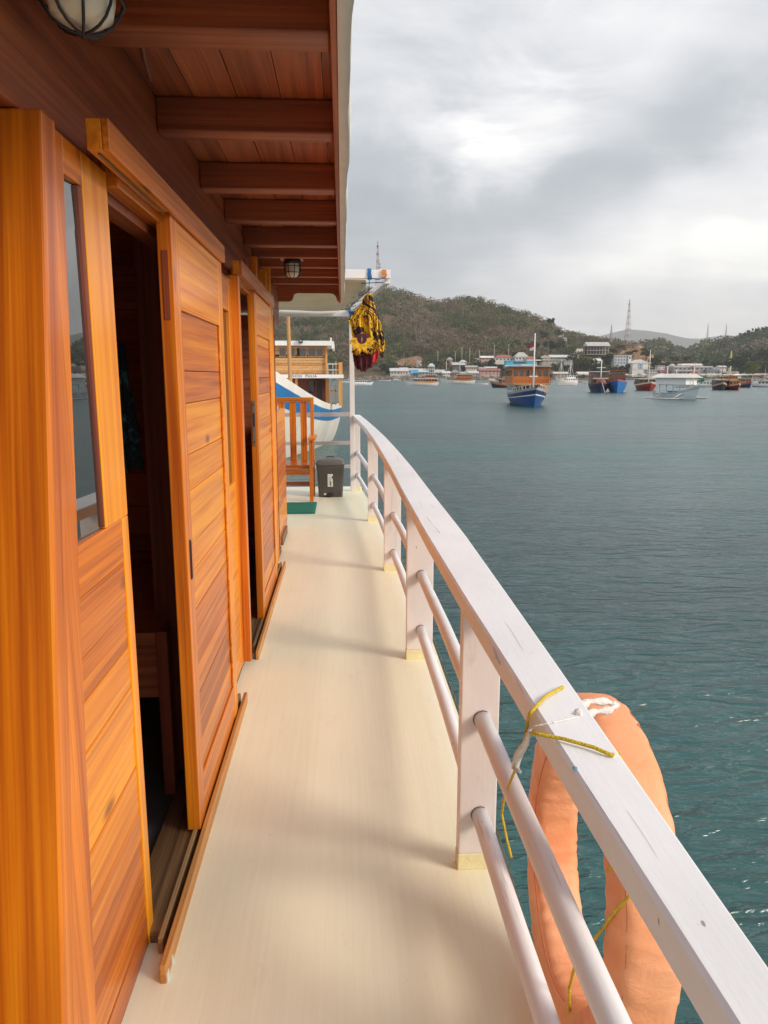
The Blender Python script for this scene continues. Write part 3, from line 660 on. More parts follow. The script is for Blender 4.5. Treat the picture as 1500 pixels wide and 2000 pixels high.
# chair
chair = thing('wooden_armchair', 'orange varnished slatted armchair at the far end of the deck', 'chair', (-.56, 8.9, 0))
def ch(name, a, mats=WZ): m = MB(); m.box(*a); return m.build(name, mats, chair, bevel=.004)
ch('leg', (.155, .20, 0, .045, 0, .74)); ch('leg', (-.30, -.255, 0, .045, 0, .74)); ch('leg', (.155, .20, .52, .565, 0, 1.24)); ch('leg', (-.30, -.255, .52, .565, 0, 1.24))
ch('seat', (-.30, .20, .0455, .56, .40, .44), WX); ch('seat_rail', (-.2545, .1545, .005, .035, .33, .399), WX)
ch('back_rail', (-.2545, .1545, .52, .56, 1.18, 1.24), WX)
for x in (-.20, -.06, .075): ch('back_slat', (x-.045, x+.035, .53, .55, .441, 1.179))
ch('armrest', (.145, .235, -.03, .56, .742, .775), WY); ch('armrest', (-.335, -.245, -.03, .56, .742, .775), WY)
ch('stretcher', (-.2545, .1545, .53, .56, .12, .17), RD_X)
# bin
bn = thing('pedal_bin', 'dark grey plastic pedal bin with white label standing beside the chair', 'bin', (-.158, 9.36, 0))
GP = plain('grey_plastic', (.075, .070, .066), .38, .08, 5); GL = plain('lid_plastic', (.115, .108, .108), .35, .06)
def rrect(hw, hd, z, r=.03, n=5):
    p = []
    for (sx, sy, a0) in ((1, 1, 0), (-1, 1, 90), (-1, -1, 180), (1, -1, 270)):
        for i in range(n+1):
            a = R(a0+90*i/n); p.append((sx*(hw-r)+r*math.cos(a), sy*(hd-r)+r*math.sin(a), z))
    return p
def loft(m, rings, mi=0, smooth=False, cap=True):
    n = len(rings[0]); vs = [v for r in rings for v in r]
    fs = [(i*n+j, i*n+(j+1) % n, (i+1)*n+(j+1) % n, (i+1)*n+j) for i in range(len(rings)-1) for j in range(n)]
    if cap: fs += [tuple(range(n))[::-1], tuple((len(rings)-1)*n+j for j in range(n))]
    m.add(vs, fs, mi, smooth)
m = MB(); loft(m, [rrect(.150, .12, .0), rrect(.152, .122, .02), rrect(.172, .14, .37), rrect(.176, .144, .375), rrect(.176, .144, .40)], 0, True); m.build('bin_body', GP, bn)
m = MB(); loft(m, [rrect(.180, .148, .401), rrect(.181, .149, .425), rrect(.165, .135, .455), rrect(.12, .10, .478), rrect(.05, .05, .487)], 0, True); lid = m.build('bin_lid', GL, bn)
MB().tube([(-.05, -.02, .482), (-.045, -.02, .50), (0, -.02, .505), (.045, -.02, .50), (.05, -.02, .482)], .006, 8).build('bin_handle', BLACK, lid)
m = MB(); m.box(-.035, .035, -.17, -.12, .025, .045); m.box(-.045, -.015, -.135, -.121, .03, .05); m.build('pedal', BLACK, bn, bevel=.004)
PAPER = plain('white_label', (.80, .80, .76), .5, .03); INK = plain('label_ink', (.03, .03, .03), .6); INKG = plain('label_grey_print', (.42, .44, .42), .6)
def fy(z): return -.122-(z-.02)/.35*.018-.0015
def lblq(m, x0, x1, z0, z1, d=0., mi=0): m.hexa([(x0, fy(z0)-d-.0012, z0), (x1, fy(z0)-d-.0012, z0), (x1, fy(z0)-d, z0), (x0, fy(z0)-d, z0), (x0, fy(z1)-d-.0012, z1), (x1, fy(z1)-d-.0012, z1), (x1, fy(z1)-d, z1), (x0, fy(z1)-d, z1)], mi)
m = MB(); lblq(m, -.035, .030, .135, .295)
for z in (.278, .255, .243, .231, .219, .205, .194, .168, .158): lblq(m, -.028, .012, z, z+.005, .0014, 1)
lblq(m, .018, .029, .235, .27, .0014, 2)
for (a0, a1, b0, b1) in ((-.003, .005, .192, .202), (-.006, .009, .168, .190), (-.012, -.002, .182, .187), (-.005, .001, .142, .168), (.004, .010, .142, .168), (.014, .021, .188, .198)): lblq(m, a0, a1, b0, b1, .0014, 2)
m.build('bin_label', [PAPER, INKG, INK], bn)
m = MB(); lblq(m, -.082, -.055, .03, .05); lblq(m, -.073, -.064, .037, .043, .0014, 1); m.build('small_label', [PAPER, INKG], bn)
# mat
m = MB(); nx, ny = 12, 16; vs = []; fs = []
for j in range(ny+1):
    for i in range(nx+1): vs.append((-.80+.485*i/nx, 8.09+.72*j/ny, .012+.004*noise.noise((i*.5, j*.4, 0))))
for j in range(ny):
    for i in range(nx): fs.append((j*(nx+1)+i, j*(nx+1)+i+1, (j+1)*(nx+1)+i+1, (j+1)*(nx+1)+i))
m.add(vs, fs, 0, True); mo = m.build('door_mat', plain('green_mat', (.005, .17, .115), .8, .15, 60, .8, 200)); s = mo.modifiers.new('s', 'SOLIDIFY'); s.thickness = .01
tag(mo, 'flat green mat on the cream deck in front of the armchair', 'mat')

# life ring outside the rail
def ringmat():
    m, t, b = newmat('orange_vinyl'); c = N(t, 'ShaderNodeTexCoord'); n = N(t, 'ShaderNodeTexNoise'); n.inputs['Scale'].default_value = 5; n.inputs['Detail'].default_value = 8
    L(t, c.outputs['Object'], n.inputs['Vector']); r = N(t, 'ShaderNodeValToRGB'); L(t, n.outputs[0], r.inputs[0])
    r.color_ramp.elements[0].position = .3; r.color_ramp.elements[0].color = (.86, .32, .13, 1); r.color_ramp.elements[1].position = .7; r.color_ramp.elements[1].color = (.90, .44, .24, 1)
    n4 = N(t, 'ShaderNodeTexNoise'); n4.inputs['Scale'].default_value = 11; n4.inputs['Detail'].default_value = 10; n4.inputs['Roughness'].default_value = .75; L(t, c.outputs['Object'], n4.inputs['Vector'])
    md = N(t, 'ShaderNodeMapRange'); md.inputs['From Min'].default_value = .58; md.inputs['From Max'].default_value = .72; md.inputs['To Max'].default_value = .5; L(t, n4.outputs[0], md.inputs['Value'])
    mq = N(t, 'ShaderNodeMix', data_type='RGBA'); L(t, md.outputs[0], mq.inputs[0]); L(t, r.outputs[0], mq.inputs[6]); mq.inputs[7].default_value = (.60, .22, .10, 1)
    L(t, mq.outputs[2], b.inputs['Base Color']); b.inputs['Roughness'].default_value = .5
    b.inputs['Subsurface Weight'].default_value = 0
    n2 = N(t, 'ShaderNodeTexNoise'); n2.inputs['Scale'].default_value = 16; n2.inputs['Detail'].default_value = 8; n2.inputs['Distortion'].default_value = 1.2; n2.inputs['Roughness'].default_value = .7; L(t, c.outputs['Object'], n2.inputs['Vector'])
    bp = N(t, 'ShaderNodeBump'); bp.inputs['Strength'].default_value = .55; bp.inputs['Distance'].default_value = .008; L(t, n2.outputs[0], bp.inputs['Height']); L(t, bp.outputs[0], b.inputs['Normal'])
    return m
RX, RYc, RZc = .548, 1.475, .405
ring = thing('life_ring', 'faded orange vinyl life ring hanging outside the white rail', 'life ring', (RX, RYc, RZc))
ring.rotation_euler = (0, R(4), R(-2))
m = MB(); vs = []; fs = []; nu = 260; nv = 28; creases = [(.25, .5, .005), (.62, 2, .003), (1.02, 4, .004), (1.5, 1, .005), (1.62, 3, .003), (2.05, 5, .004), (2.5, .2, .003), (2.85, 2.4, .005), (3.2, 4.2, .004), (3.55, 1.2, .005), (3.72, 3.1, .003), (4.1, 0, .004), (4.6, 2, .005), (5.2, 3, .004), (5.8, 1, .005)]; Ro, Ri = .385, .262; hw = .060
for i in range(nu):
    a = 2*math.pi*i/nu; rc_ = (Ro+Ri)/2; hr = (Ro-Ri)/2
    pinch = 1-.05*abs(math.sin(a*3))**8
    for j in range(nv):
        b = 2*math.pi*j/nv; c, s = math.cos(b), math.sin(b); ex = .5
        rr = hr*math.copysign(abs(c)**ex, c); xx = hw*math.copysign(abs(s)**ex, s)
        wr = .0028*noise.noise((a*9+b, rr*30, xx*14))+.0016*math.sin(a*37+3*math.sin(b))*(.5+.5*noise.noise((a*3, b, 2)))
        for (ca_, cb_, cd_) in creases: wr -= cd_*math.exp(-((a-ca_+.05*math.sin(b+cb_))/.014)**2)*max(0, .35+.65*math.cos(b-cb_))-.35*cd_*math.exp(-((a-ca_-.03+.05*math.sin(b+cb_))/.02)**2)
        k = 1+wr/hr; r_ = rc_+rr*pinch*k
        vs.append((xx*k, -r_*math.cos(a)*.98, r_*math.sin(a)))
for i in range(nu):
    for j in range(nv): fs.append((i*nv+j, i*nv+(j+1) % nv, ((i+1) % nu)*nv+(j+1) % nv, ((i+1) % nu)*nv+j))
m.add(vs, fs, 0, True); m.build('ring_body', ringmat(), ring)
SEAM = plain('seam_orange', (.62, .20, .08), .6)
for sgn in (-1, 1):
    m = MB(); m.tube([(sgn*.0495, -(.3735)*math.cos(a)*.98, .3735*math.sin(a)) for a in [2*math.pi*i/80 for i in range(81)]], .0012, 6, cap=False); m.build('seam', SEAM, ring)
m = MB(); m.tube([(-.0605, -.268*math.cos(a)*.98, .268*math.sin(a)) for a in [R(60+i*3) for i in range(80)]], .0014, 5); m.build('stitching', plain('stitch_thread', (.45, .12, .05), .7), ring)
# yellow rope round the cap rail and down the ring
YR = plain('yellow_rope_fibre', (.78, .56, .02), .55, .15, 80, .9, 260)
def capp(px, py, dz=.0): 
    q = P(px, py, Z=.89); return (q.x, q.y, .89+dz)
lo = [capp(1098, 1342), capp(1065, 1362, .002), capp(1035, 1395, .002)]
a_, b_, z_ = rail(1.4)
yr = [[(b_+.006, 1.42, .84)]+lo+[tuple(P(1030, 1410, X=.3495)), tuple(P(1029, 1432, X=.3495)), capp(1046, 1434, .001), capp(1100, 1445, .002), capp(1160, 1462, .002), capp(1195, 1475, .0), (b_+.01, 1.16, .86), (b_+.03, 1.12, .80), (b_+.04, 1.14, .70), (b_+.02, 1.2, .60)]]
low = [tuple(P(1028, 1428, X=.347)), tuple(P(1016, 1480, X=.36))]+[tuple(P(px, py, X=x)) for (px, py, x) in ((985, 1555, .40), (980, 1590, .41), (990, 1640, .42), (999, 1675, .43))]
yr.append(low)
yr.append([tuple(P(px, py, X=x)) for (px, py, x) in ((1230, 1750, .49), (1205, 1775, .485), (1180, 1810, .48), (1150, 1850, .475), (1122, 1890, .47), (1112, 1930, .47), (1112, 2010, .47), (1118, 2080, .46))])
m = MB()
for p in yr:
    # smooth the path
    q = [Vector(p[0])]
    for i in range(len(p)-1):
        p0 = Vector(p[max(0, i-1)]); p1 = Vector(p[i]); p2 = Vector(p[i+1]); p3 = Vector(p[min(len(p)-1, i+2)])
        for s in range(1, 6):
            t = s/5; q.append(p1.lerp(p2, t) if True else .5*((2*p1)+(-p0+p2)*t+(2*p0-5*p1+4*p2-p3)*t*t+(-p0+3*p1-3*p2+p3)*t**3))
    m.tube(q, .0033, 8)
tag(m.build('lashing_rope', YR), 'thin yellow rope lashing the orange life ring to the white rail', 'rope')
# white cloth strip tied round rail and ring
STR = plain('frayed_white_cloth', (.78, .76, .74), .85, .1, 30, .9, 120)
m = MB()
pts = [tuple(P(px, py, Z=z)) for (px, py, z) in ((1128, 1398, .885), (1134, 1380, .86), (1150, 1370, .84), (1185, 1370, .82), (1203, 1378, .81), (1190, 1388, .81), (1160, 1390, .82), (1140, 1402, .85), (1132, 1402, .88))]
q = []
for i in range(len(pts)-1):
    for s_ in range(4): q.append(Vector(pts[i]).lerp(Vector(pts[i+1]), s_/4))
m.tube(q, [.007+.0025*math.sin(i*1.3) for i in range(len(q))], 8)
m.tube([tuple(P(1130, 1400, Z=.888)), tuple(P(1085, 1410, Z=.888)), tuple(P(1045, 1418, Z=.888)), tuple(P(1032, 1425, Z=.87))], .0016, 6)
m.tube([tuple(P(px, py, X=.335)) for (px, py) in ((1035, 1425), (1028, 1450), (1012, 1475), (1006, 1500), (1016, 1508))], [.004, .006, .009, .008, .003], 8)
tag(m.build('cloth_strip', STR), 'frayed white cloth strip knotted round the rail and the top of the life ring', 'cloth')
# ================================================================ TERRAIN
def cloud_mesh(name, v, f, col, mat_, parent=None, mi=None):
    """v (n,3), f (m,4) quads, col (m,3) one colour per face"""
    me = bpy.data.meshes.new(name); nvt = len(v); nf = len(f)
    me.vertices.add(nvt); me.vertices.foreach_set('co', np.asarray(v, dtype=np.float32).ravel())
    me.loops.add(nf*4); me.loops.foreach_set('vertex_index', np.asarray(f, dtype=np.int32).ravel())
    me.polygons.add(nf); me.polygons.foreach_set('loop_start', np.arange(0, nf*4, 4, dtype=np.int32)); me.polygons.foreach_set('loop_total', np.full(nf, 4, dtype=np.int32))
    at = me.color_attributes.new('col', 'FLOAT_COLOR', 'CORNER')
    cc = np.ones((nf, 4, 4), dtype=np.float32); cc[:, :, :3] = np.asarray(col)[:, None, :]
    at.data.foreach_set('color', cc.ravel()); me.materials.append(mat_); me.update(calc_edges=True); me.validate()
    o = bpy.data.objects.new(name, me); C.objects.link(o)
    if parent: o.parent = parent
    return o
def leafquads(cent, size, rng):
    """one randomly turned quad per centre"""
    n = len(cent); a = rng.normal(size=(n, 3)); a /= np.linalg.norm(a, axis=1)[:, None]
    b = rng.normal(size=(n, 3)); b -= (b*a).sum(1)[:, None]*a; b /= np.linalg.norm(b, axis=1)[:, None]
    s = np.asarray(size)[:, None]; a = a*s; b = b*s*.7
    v = np.stack([cent-a, cent-b, cent+a, cent+b], 1).reshape(-1, 3)
    return v, np.arange(n*4).reshape(-1, 4)
FOL = attrmat('foliage', .85, .1)

def hill(name, px, foot, ridge, ridge_y, foot_y, rough, mat_, z0=SEA-1, nv=26, back=1.25, power=1.25, seed=1, sub=6):
    """px: control columns; ridge line given as image row at distance ridge_y"""
    pxs = np.linspace(px[0], px[-1], int(max((len(px)-1)*sub, (px[-1]-px[0])/7.4))+1)
    ry = np.interp(pxs, px, ridge); rY = np.interp(pxs, px, ridge_y) if hasattr(ridge_y, '__len__') else np.full(len(pxs), float(ridge_y))
    fY = np.full(len(pxs), float(foot_y)); nu = len(pxs)
    V = np.zeros((nv+5, nu, 3))
    for i in range(nu):
        top = P(pxs[i], ry[i], Y=rY[i]); ft = P(pxs[i], 735, Y=fY[i])
        for j in range(nv+5):
            t = j/(nv-1.)
            x = ft.x+(top.x-ft.x)*t; y = ft.y+(top.y-ft.y)*t
            h = (top.z-z0)
            zt = z0+h*(t**power if t <= 1 else 1-(t-1)*1.1)
            k = min(1, t*3)*(1-.75*max(0, 1-abs(t-1)*4)) if t > .0 else 0
            q = noise.multi_fractal((x/rough[1], y/rough[1], seed), .9, 2.1, 4)-1.0
            V[j, i] = (x, y, zt+rough[0]*k*q)
    vs = V.reshape(-1, 3); R_, = (nv+5,)
    fs = [(j*nu+i, j*nu+i+1, (j+1)*nu+i+1, (j+1)*nu+i) for j in range(R_-1) for i in range(nu-1)]
    m = MB(); m.add([tuple(v) for v in vs], fs, 0, True); o = m.build(name, mat_)
    tag(o, kind='structure'); return V, o
def earth(name, c1, c2, c3, scale=.02):
    m, t, b = newmat(name); c = N(t, 'ShaderNodeTexCoord'); n = N(t, 'ShaderNodeTexNoise'); n.inputs['Scale'].default_value = scale; n.inputs['Detail'].default_value = 10; n.inputs['Roughness'].default_value = .65
    L(t, c.outputs['Object'], n.inputs['Vector']); r = N(t, 'ShaderNodeValToRGB'); L(t, n.outputs[0], r.inputs[0]); e = r.color_ramp.elements
    e[0].position = .35; e[0].color = c1+(1,); e[1].position = .68; e[1].color = c3+(1,); x = e.new(.5); x.color = c2+(1,)
    L(t, r.outputs[0], b.inputs['Base Color']); b.inputs['Roughness'].default_value = .95; b.inputs['Specular IOR Level'].default_value = .1; return m
EARTH = earth('dry_scrub_ground', (.035, .04, .02), (.085, .07, .042), (.17, .11, .07), .03)
EARTHB = earth('distant_slope', (.025, .035, .02), (.04, .045, .028), (.09, .075, .05), .006)
MOUNT = earth('distant_mountain', (.03, .045, .035), (.04, .055, .04), (.06, .07, .05), .001)
pxA = [-900, -300, 100, 330, 430, 500, 560, 620, 680, 730, 770, 805, 850, 880, 905, 935, 965, 1005, 1040, 1075, 1100, 1130, 1165, 1200, 1240, 1290, 1340, 1400]
ryA = [726, 690, 665, 650, 620, 600, 590, 580, 572, 568, 571, 579, 588, 588, 584, 588, 601, 608, 620, 638, 655, 661, 670, 676, 690, 710, 722, 730]
VA, hillA = hill('hill', pxA, 735, ryA, 1150, 745, (16, 95), EARTH, power=1.05, seed=3)
VB, hillB = hill('hill', [1080, 1150, 1200, 1250, 1275, 1295, 1320, 1345, 1370, 1385, 1400, 1430, 1500, 1600], 735, [664, 666, 670, 676, 668, 670, 684, 686, 671, 664, 665, 664, 672, 680], 1700, 1150, (20, 150), EARTHB, seed=9)
VC, hillC = hill('hill', [1300, 1345, 1380, 1410, 1440, 1465, 1485, 1510, 1560, 1640], 735, [732, 712, 692, 678, 668, 657, 650, 645, 636, 620], 1350, 900, (14, 110), EARTHB, seed=5)
VD, hillD = hill('mountains', [560, 700, 900, 1050, 1150, 1190, 1225, 1262, 1300, 1340, 1370, 1420, 1500, 1650], 735, [690, 680, 676, 670, 664, 652, 642, 644, 650, 660, 662, 654, 662, 650], 9000, 6500, (60, 800), MOUNT, seed=2)
# shore platform
m = MB(); m.box(-700, 1100, 705, 900, SEA-2, SEA+1.4); tag(m.build('shore', earth('shore_ground', (.10, .085, .06), (.17, .15, .12), (.26, .24, .2), .08)), kind='structure')
m = MB(); m.box(-700, 132, 684, 704.9, SEA-2, SEA+.9); m.box(132, 1100, 699, 704.9, SEA-2, SEA+1.6); tag(m.build('embankment', earth('embankment', (.12, .10, .08), (.2, .18, .15), (.3, .27, .23), .3)), kind='structure')

# hillside woods
rng = np.random.default_rng(5)
def sample_hill(V, n, vmin=.03, vmax=1.12, umin=0, umax=1.):
    nvr, nu, _ = V.shape
    u = rng.uniform(umin, umax, n)*(nu-1.001); v = np.clip(rng.uniform(vmin, vmax, n)*(26-1), 0, nvr-1.001)
    i = u.astype(int); j = v.astype(int); fu = (u-i)[:, None]; fv = (v-j)[:, None]
    p = (V[j, i]*(1-fu)+V[j, i+1]*fu)*(1-fv)+(V[j+1, i]*(1-fu)+V[j+1, i+1]*fu)*fv
    return p, u/(nu-1), v/25
PAL = np.array([[.060, .090, .030], [.090, .110, .040], [.130, .108, .058], [.160, .122, .078], [.140, .145, .055], [.19, .155, .115], [.038, .064, .030]])
def woods(name, V, n, per, rad, leaf, palw, label=None, umin=0, umax=1., vmin=.03, vmax=1.1, dark=None):
    p, uu, vv = sample_hill(V, n, vmin, vmax, umin, umax)
    if V is VA:
        pp_ = -900+uu*2300; k_ = ~((pp_ > 768) & (pp_ < 836) & (vv > .13) & (vv < .26)); p = p[k_]; n = len(p)
    # patches: noise picks the palette
    idx = np.empty(n, int)
    for k in range(n):
        q = noise.fractal((p[k, 0]/70, p[k, 1]/70, 4), .9, 2, 4)
        kk = np.clip(.5+q*1.15+rng.normal()*.10, 0, .999)
        idx[k] = int(np.searchsorted(np.cumsum(palw)/sum(palw), kk))
    base = PAL[np.array([0, 6, 1, 4, 2, 3, 5])[np.clip(idx, 0, 6)]]
    r = rad*rng.uniform(.6, 1.35, n)
    cen = np.repeat(p, per, 0); rr = np.repeat(r, per)
    d = rng.normal(size=(n*per, 3)); d /= np.linalg.norm(d, axis=1)[:, None]; d *= (rng.uniform(.45, 1, n*per)**.5)[:, None]
    c = cen+d*rr[:, None]*np.array([1, 1, .75]); c[:, 2] += rr*.75
    v, f = leafquads(c, np.full(n*per, leaf)*rng.uniform(.6, 1.3, n*per), rng)
    col = np.repeat(base, per, 0)*rng.uniform(.9, 1.1, (n*per, 1))*np.repeat(rng.uniform(.82, 1.2, (n, 1)), per, 0)
    # pale bare trunks
    nt_ = n//2; tp_, _, _ = sample_hill(V, nt_, vmin, vmax, umin, umax); keep = np.array([noise.fractal((q[0]/60, q[1]/60, 11), .9, 2, 3) > .05 for q in tp_]); tp_ = tp_[keep]
    h = rng.uniform(5, 10, len(tp_)); w_ = rng.uniform(.12, .3, len(tp_)); ln = rng.normal(size=(len(tp_), 2))*.8
    a = tp_.copy(); bq = tp_.copy(); bq[:, 2] += h; bq[:, 0] += ln[:, 0]; o = np.zeros_like(a); o[:, 0] = w_
    tv = np.stack([a-o, a+o, bq+o*.5, bq-o*.5], 1).reshape(-1, 3); tf = np.arange(len(tp_)*4).reshape(-1, 4)+len(v)
    tcx = np.array([[.30, .26, .21]])*rng.uniform(.6, 1.2, (len(tp_), 1))
    return tag(cloud_mesh(name, np.vstack([v, tv]), np.vstack([f, tf]), np.vstack([col, tcx]), FOL), kind='stuff')
woods('hillside_woods', VA, 8200, 36, 5.0, .95, [1, 1, 2, 1.4, 3, 2.4, 1.2], umin=.50, vmin=.10)
woods('low_scrub', VA, 2500, 18, 3.0, .9, [1.5, 1.5, 2, 1, 2, 1, .5], umin=.74, vmin=.03, vmax=.5)
woods('hillside_woods', VB, 2600, 12, 8, 3, [2, 2, 2, 1, 2, 1, .3])
woods('hillside_woods', VC, 3000, 14, 7, 2.4, [3, 4, 2, 1, 1, .5, .1])

# ---- trees near the shore, each one a thing
BARK = plain('bark', (.12, .09, .06), .9, .3, 2)
def tree(px, py, wpx, hpx, Y, col, label, seed, kind='broad', group='trees along the shore'):
    rg = np.random.default_rng(seed); base = P(px, py, Y=Y); s = Y/1462.; W = wpx*s/2; H = hpx*s
    t = thing({'broad': 'shore_tree', 'palm': 'palm_tree'}[kind], label, 'tree', base, 0, group)
    if kind == 'palm':
        MB().tube([(0, 0, -2), (W*.1, 0, H*.5), (W*.25, 0, H*.82)], [.25, .18, .14], 6).build('trunk', BARK, t)
        cs = []; 
        for k in range(13):
            a = 2*math.pi*k/13+rg.uniform(-.2, .2)
            for q in np.linspace(.15, 1, 8): cs.append((W*.25+math.cos(a)*W*q, math.sin(a)*W*q, H*.82+H*.16*math.sin(q*2.4)-H*.12*q*q))
        cs = np.array(cs); n = len(cs)*2; cs = np.repeat(cs, 2, 0)+rg.normal(size=(n, 3))*.15; v, f = leafquads(cs, np.full(n, .8), rg)
    else:
        m = MB(); m.tube([(0, 0, -2), (W*.05, 0, H*.3), (-W*.05, 0, H*.6)], [W*.09+.15, W*.06+.1, .1], 7)
        for k in range(4):
            a = k*1.7+seed; m.tube([(0, 0, H*.25), (math.cos(a)*W*.35, math.sin(a)*W*.35, H*.55), (math.cos(a)*W*.6, math.sin(a)*W*.6, H*.75)], [.22, .14, .06], 5)
        m.build('trunk', BARK, t)
        nl = 11; lc = rg.normal(size=(nl, 3)); lc /= np.linalg.norm(lc, axis=1)[:, None]; lc = lc*np.array([W*.6, W*.6, H*.24])+np.array([0, 0, H*.62])
        n = int(min(1300, 350+W*H*5)); k = rg.integers(0, nl, n); lr = rg.uniform(.30, .55, nl)*min(W, H*.55)
        d = rg.normal(size=(n, 3)); d /= np.linalg.norm(d, axis=1)[:, None]; d *= (rg.uniform(.35, 1, n)**.5)[:, None]
        cs = lc[k]+d*lr[k][:, None]*np.array([1, 1, .8]); v, f = leafquads(cs, rg.uniform(.45, .95, n)*(1 if H < 14 else 1.3), rg)
        tone = rg.uniform(.7, 1.35, nl)[k][:, None]
    nn = len(f); cl = np.array([col])*rg.uniform(.7, 1.3, (nn, 1))
    if kind != 'palm': cl = cl*tone
    cloud_mesh('crown', v, f, cl, FOL, t)
DG = (.022, .042, .022); MG = (.038, .062, .026); OG = (.075, .085, .035); BG = (.095, .12, .022); DRY = (.085, .07, .045)
TREES = [ # px, base py, w, h, Y, colour, label
 (848, 728, 26, 24, 790, DG, 'dark round tree behind the white lookout tower'), (868, 724, 24, 20, 800, DG, 'dark tree just right of the white lookout tower'),
 (893, 716, 24, 20, 815, DG, 'dark tree above the gray roofs over the white schooner'), (826, 722, 18, 18, 800, DG, 'dark tree left of the lookout tower'),
 (945, 712, 30, 24, 830, MG, 'green tree below the white terrace roof'), (962, 726, 22, 24, 760, DG, 'dark tree left of the turquoise wall'),
 (915, 716, 22, 18, 830, MG, 'mid green tree above the long pale house'), (980, 714, 20, 20, 790, DG, 'dark bushy tree between the red roofs and the turquoise wall'),
 (938, 692, 34, 22, 900, DG, 'dark broad tree on the slope above the terrace roof'), (1042, 690, 38, 22, 880, DG, 'dark tree behind the gray pyramid roof'),
 (1075, 686, 40, 20, 900, DG, 'broad dark tree above the long gray hall'), (1096, 686, 30, 22, 890, MG, 'green tree at the upper end of the long gray hall'),
 (1005, 684, 28, 20, 910, MG, 'green tree over the red roofed compound'), (1060, 664, 24, 18, 980, DG, 'dark tree under the hillside houses'),
 (1076, 636, 20, 16, 1080, DG, 'single dark crown on the hill crest end'), (1092, 658, 24, 14, 1010, DG, 'dark tree right of the hillside houses'), (1020, 642, 20, 12, 1040, DG, 'dark tree above the lone hillside house'),
 (1125, 728, 44, 40, 770, OG, 'olive tree on the bank behind the white fishing boat'), (1100, 732, 30, 26, 760, OG, 'olive tree behind the masts of the white fishing boat'),
 (1150, 732, 34, 34, 765, OG, 'olive green tree below the unfinished concrete building'), (1170, 734, 32, 26, 745, MG, 'mid green tree behind the dark moored boat'),
 (1186, 720, 28, 28, 770, DG, 'dark green tree left of the blue gray apartment block'), (1210, 734, 34, 22, 745, DG, 'dark tree under the blue gray apartment block'),
 (1228, 734, 22, 24, 745, DG, 'dark tree touching the left side of the white gabled hall'), (1278, 726, 26, 30, 775, MG, 'tall green tree right of the white gabled hall'),
 (1296, 730, 24, 26, 770, DG, 'dark tree between the gabled hall and the large gray hall'), (1262, 700, 26, 16, 820, OG, 'olive tree behind the white gabled hall'),
 (1412, 728, 30, 22, 800, DG, 'dark tree right of the large gray hall'), (1436, 726, 40, 32, 800, DG, 'tall dark tree left of the yellow green tree'),
 (1466, 735, 42, 28, 735, BG, 'round yellow green tree standing out on the right shore'), (1498, 734, 40, 26, 750, DG, 'dark tree at the right edge of the shore'),
 (1460, 716, 46, 28, 860, DG, 'broad dark tree rising behind the yellow green tree'), (1494, 712, 46, 30, 880, DG, 'tall dark tree mass behind the right edge boats'),
 (1530, 720, 50, 34, 850, DG, 'dark tree at the far right above the moored white boat'), (1396, 720, 20, 14, 850, DG, 'small dark tree behind the dark blue roof'),
 (760, 734, 16, 16, 760, DG, 'small dark tree at the left end of the sheds'), (748, 728, 20, 18, 770, DG, 'dark green tree beside the small blue roofed shed')]
TREES += [(782, 727, 16, 12, 760, DRY, 'dry brown tree behind the pale sheds'), (800, 728, 14, 14, 750, DG, 'small dark tree behind the flat whitish shed'), (905, 728, 14, 14, 745, DG, 'dark tree beside the low house above the schooner'),
 (933, 722, 14, 14, 760, DG, 'small dark tree right of the cream house'), (977, 728, 12, 16, 720, DG, 'dark tree in front of the brick red house end'), (1004, 698, 16, 10, 790, DG, 'dark tree between the two red roofs'),
 (1052, 712, 16, 14, 755, DG, 'dark tree at the right end of the turquoise wall'), (1082, 726, 22, 16, 715, OG, 'olive tree below the gray retaining wall'), (1142, 716, 22, 18, 800, OG, 'olive tree at the top of the concrete ramp'),
 (1185, 704, 18, 12, 820, OG, 'olive tree under the right end of the unfinished building'), (1198, 690, 22, 10, 860, OG, 'olive bush between the unfinished building and the knoll'), (1256, 690, 18, 10, 850, OG, 'olive bush at the right foot of the knoll'),
 (1286, 706, 24, 14, 820, DRY, 'dry brown tree on the slope right of the gabled hall'), (1318, 708, 26, 12, 800, OG, 'olive tree behind the left end of the large gray hall'), (1340, 706, 18, 10, 820, DRY, 'dry tree above the large gray hall roof'),
 (1378, 712, 18, 10, 820, DG, 'dark tree above the right end of the large hall'), (1448, 730, 20, 16, 760, DG, 'dark tree just left of the yellow green tree'), (1480, 728, 20, 20, 770, DG, 'dark tree just right of the yellow green tree'),
 (1215, 682, 16, 8, 880, OG, 'olive bush on the left flank of the knoll'), (1228, 694, 20, 8, 845, OG, 'olive bush in front of the knoll'), (1246, 698, 16, 8, 842, DRY, 'dry bush on the front of the knoll')]
for i, a in enumerate(TREES): tree(*a, seed=100+i)
for i, (px, py, wp_, hp, Y, lb) in enumerate([(958, 704, 10, 16, 830, 'small palm left of the red roofed compound'), (1238, 700, 10, 16, 830, 'small palm above the white gabled hall')]):
    tree(px, py, wp_, hp, Y, MG, lb, 300+i, 'palm', 'palms on the slope')

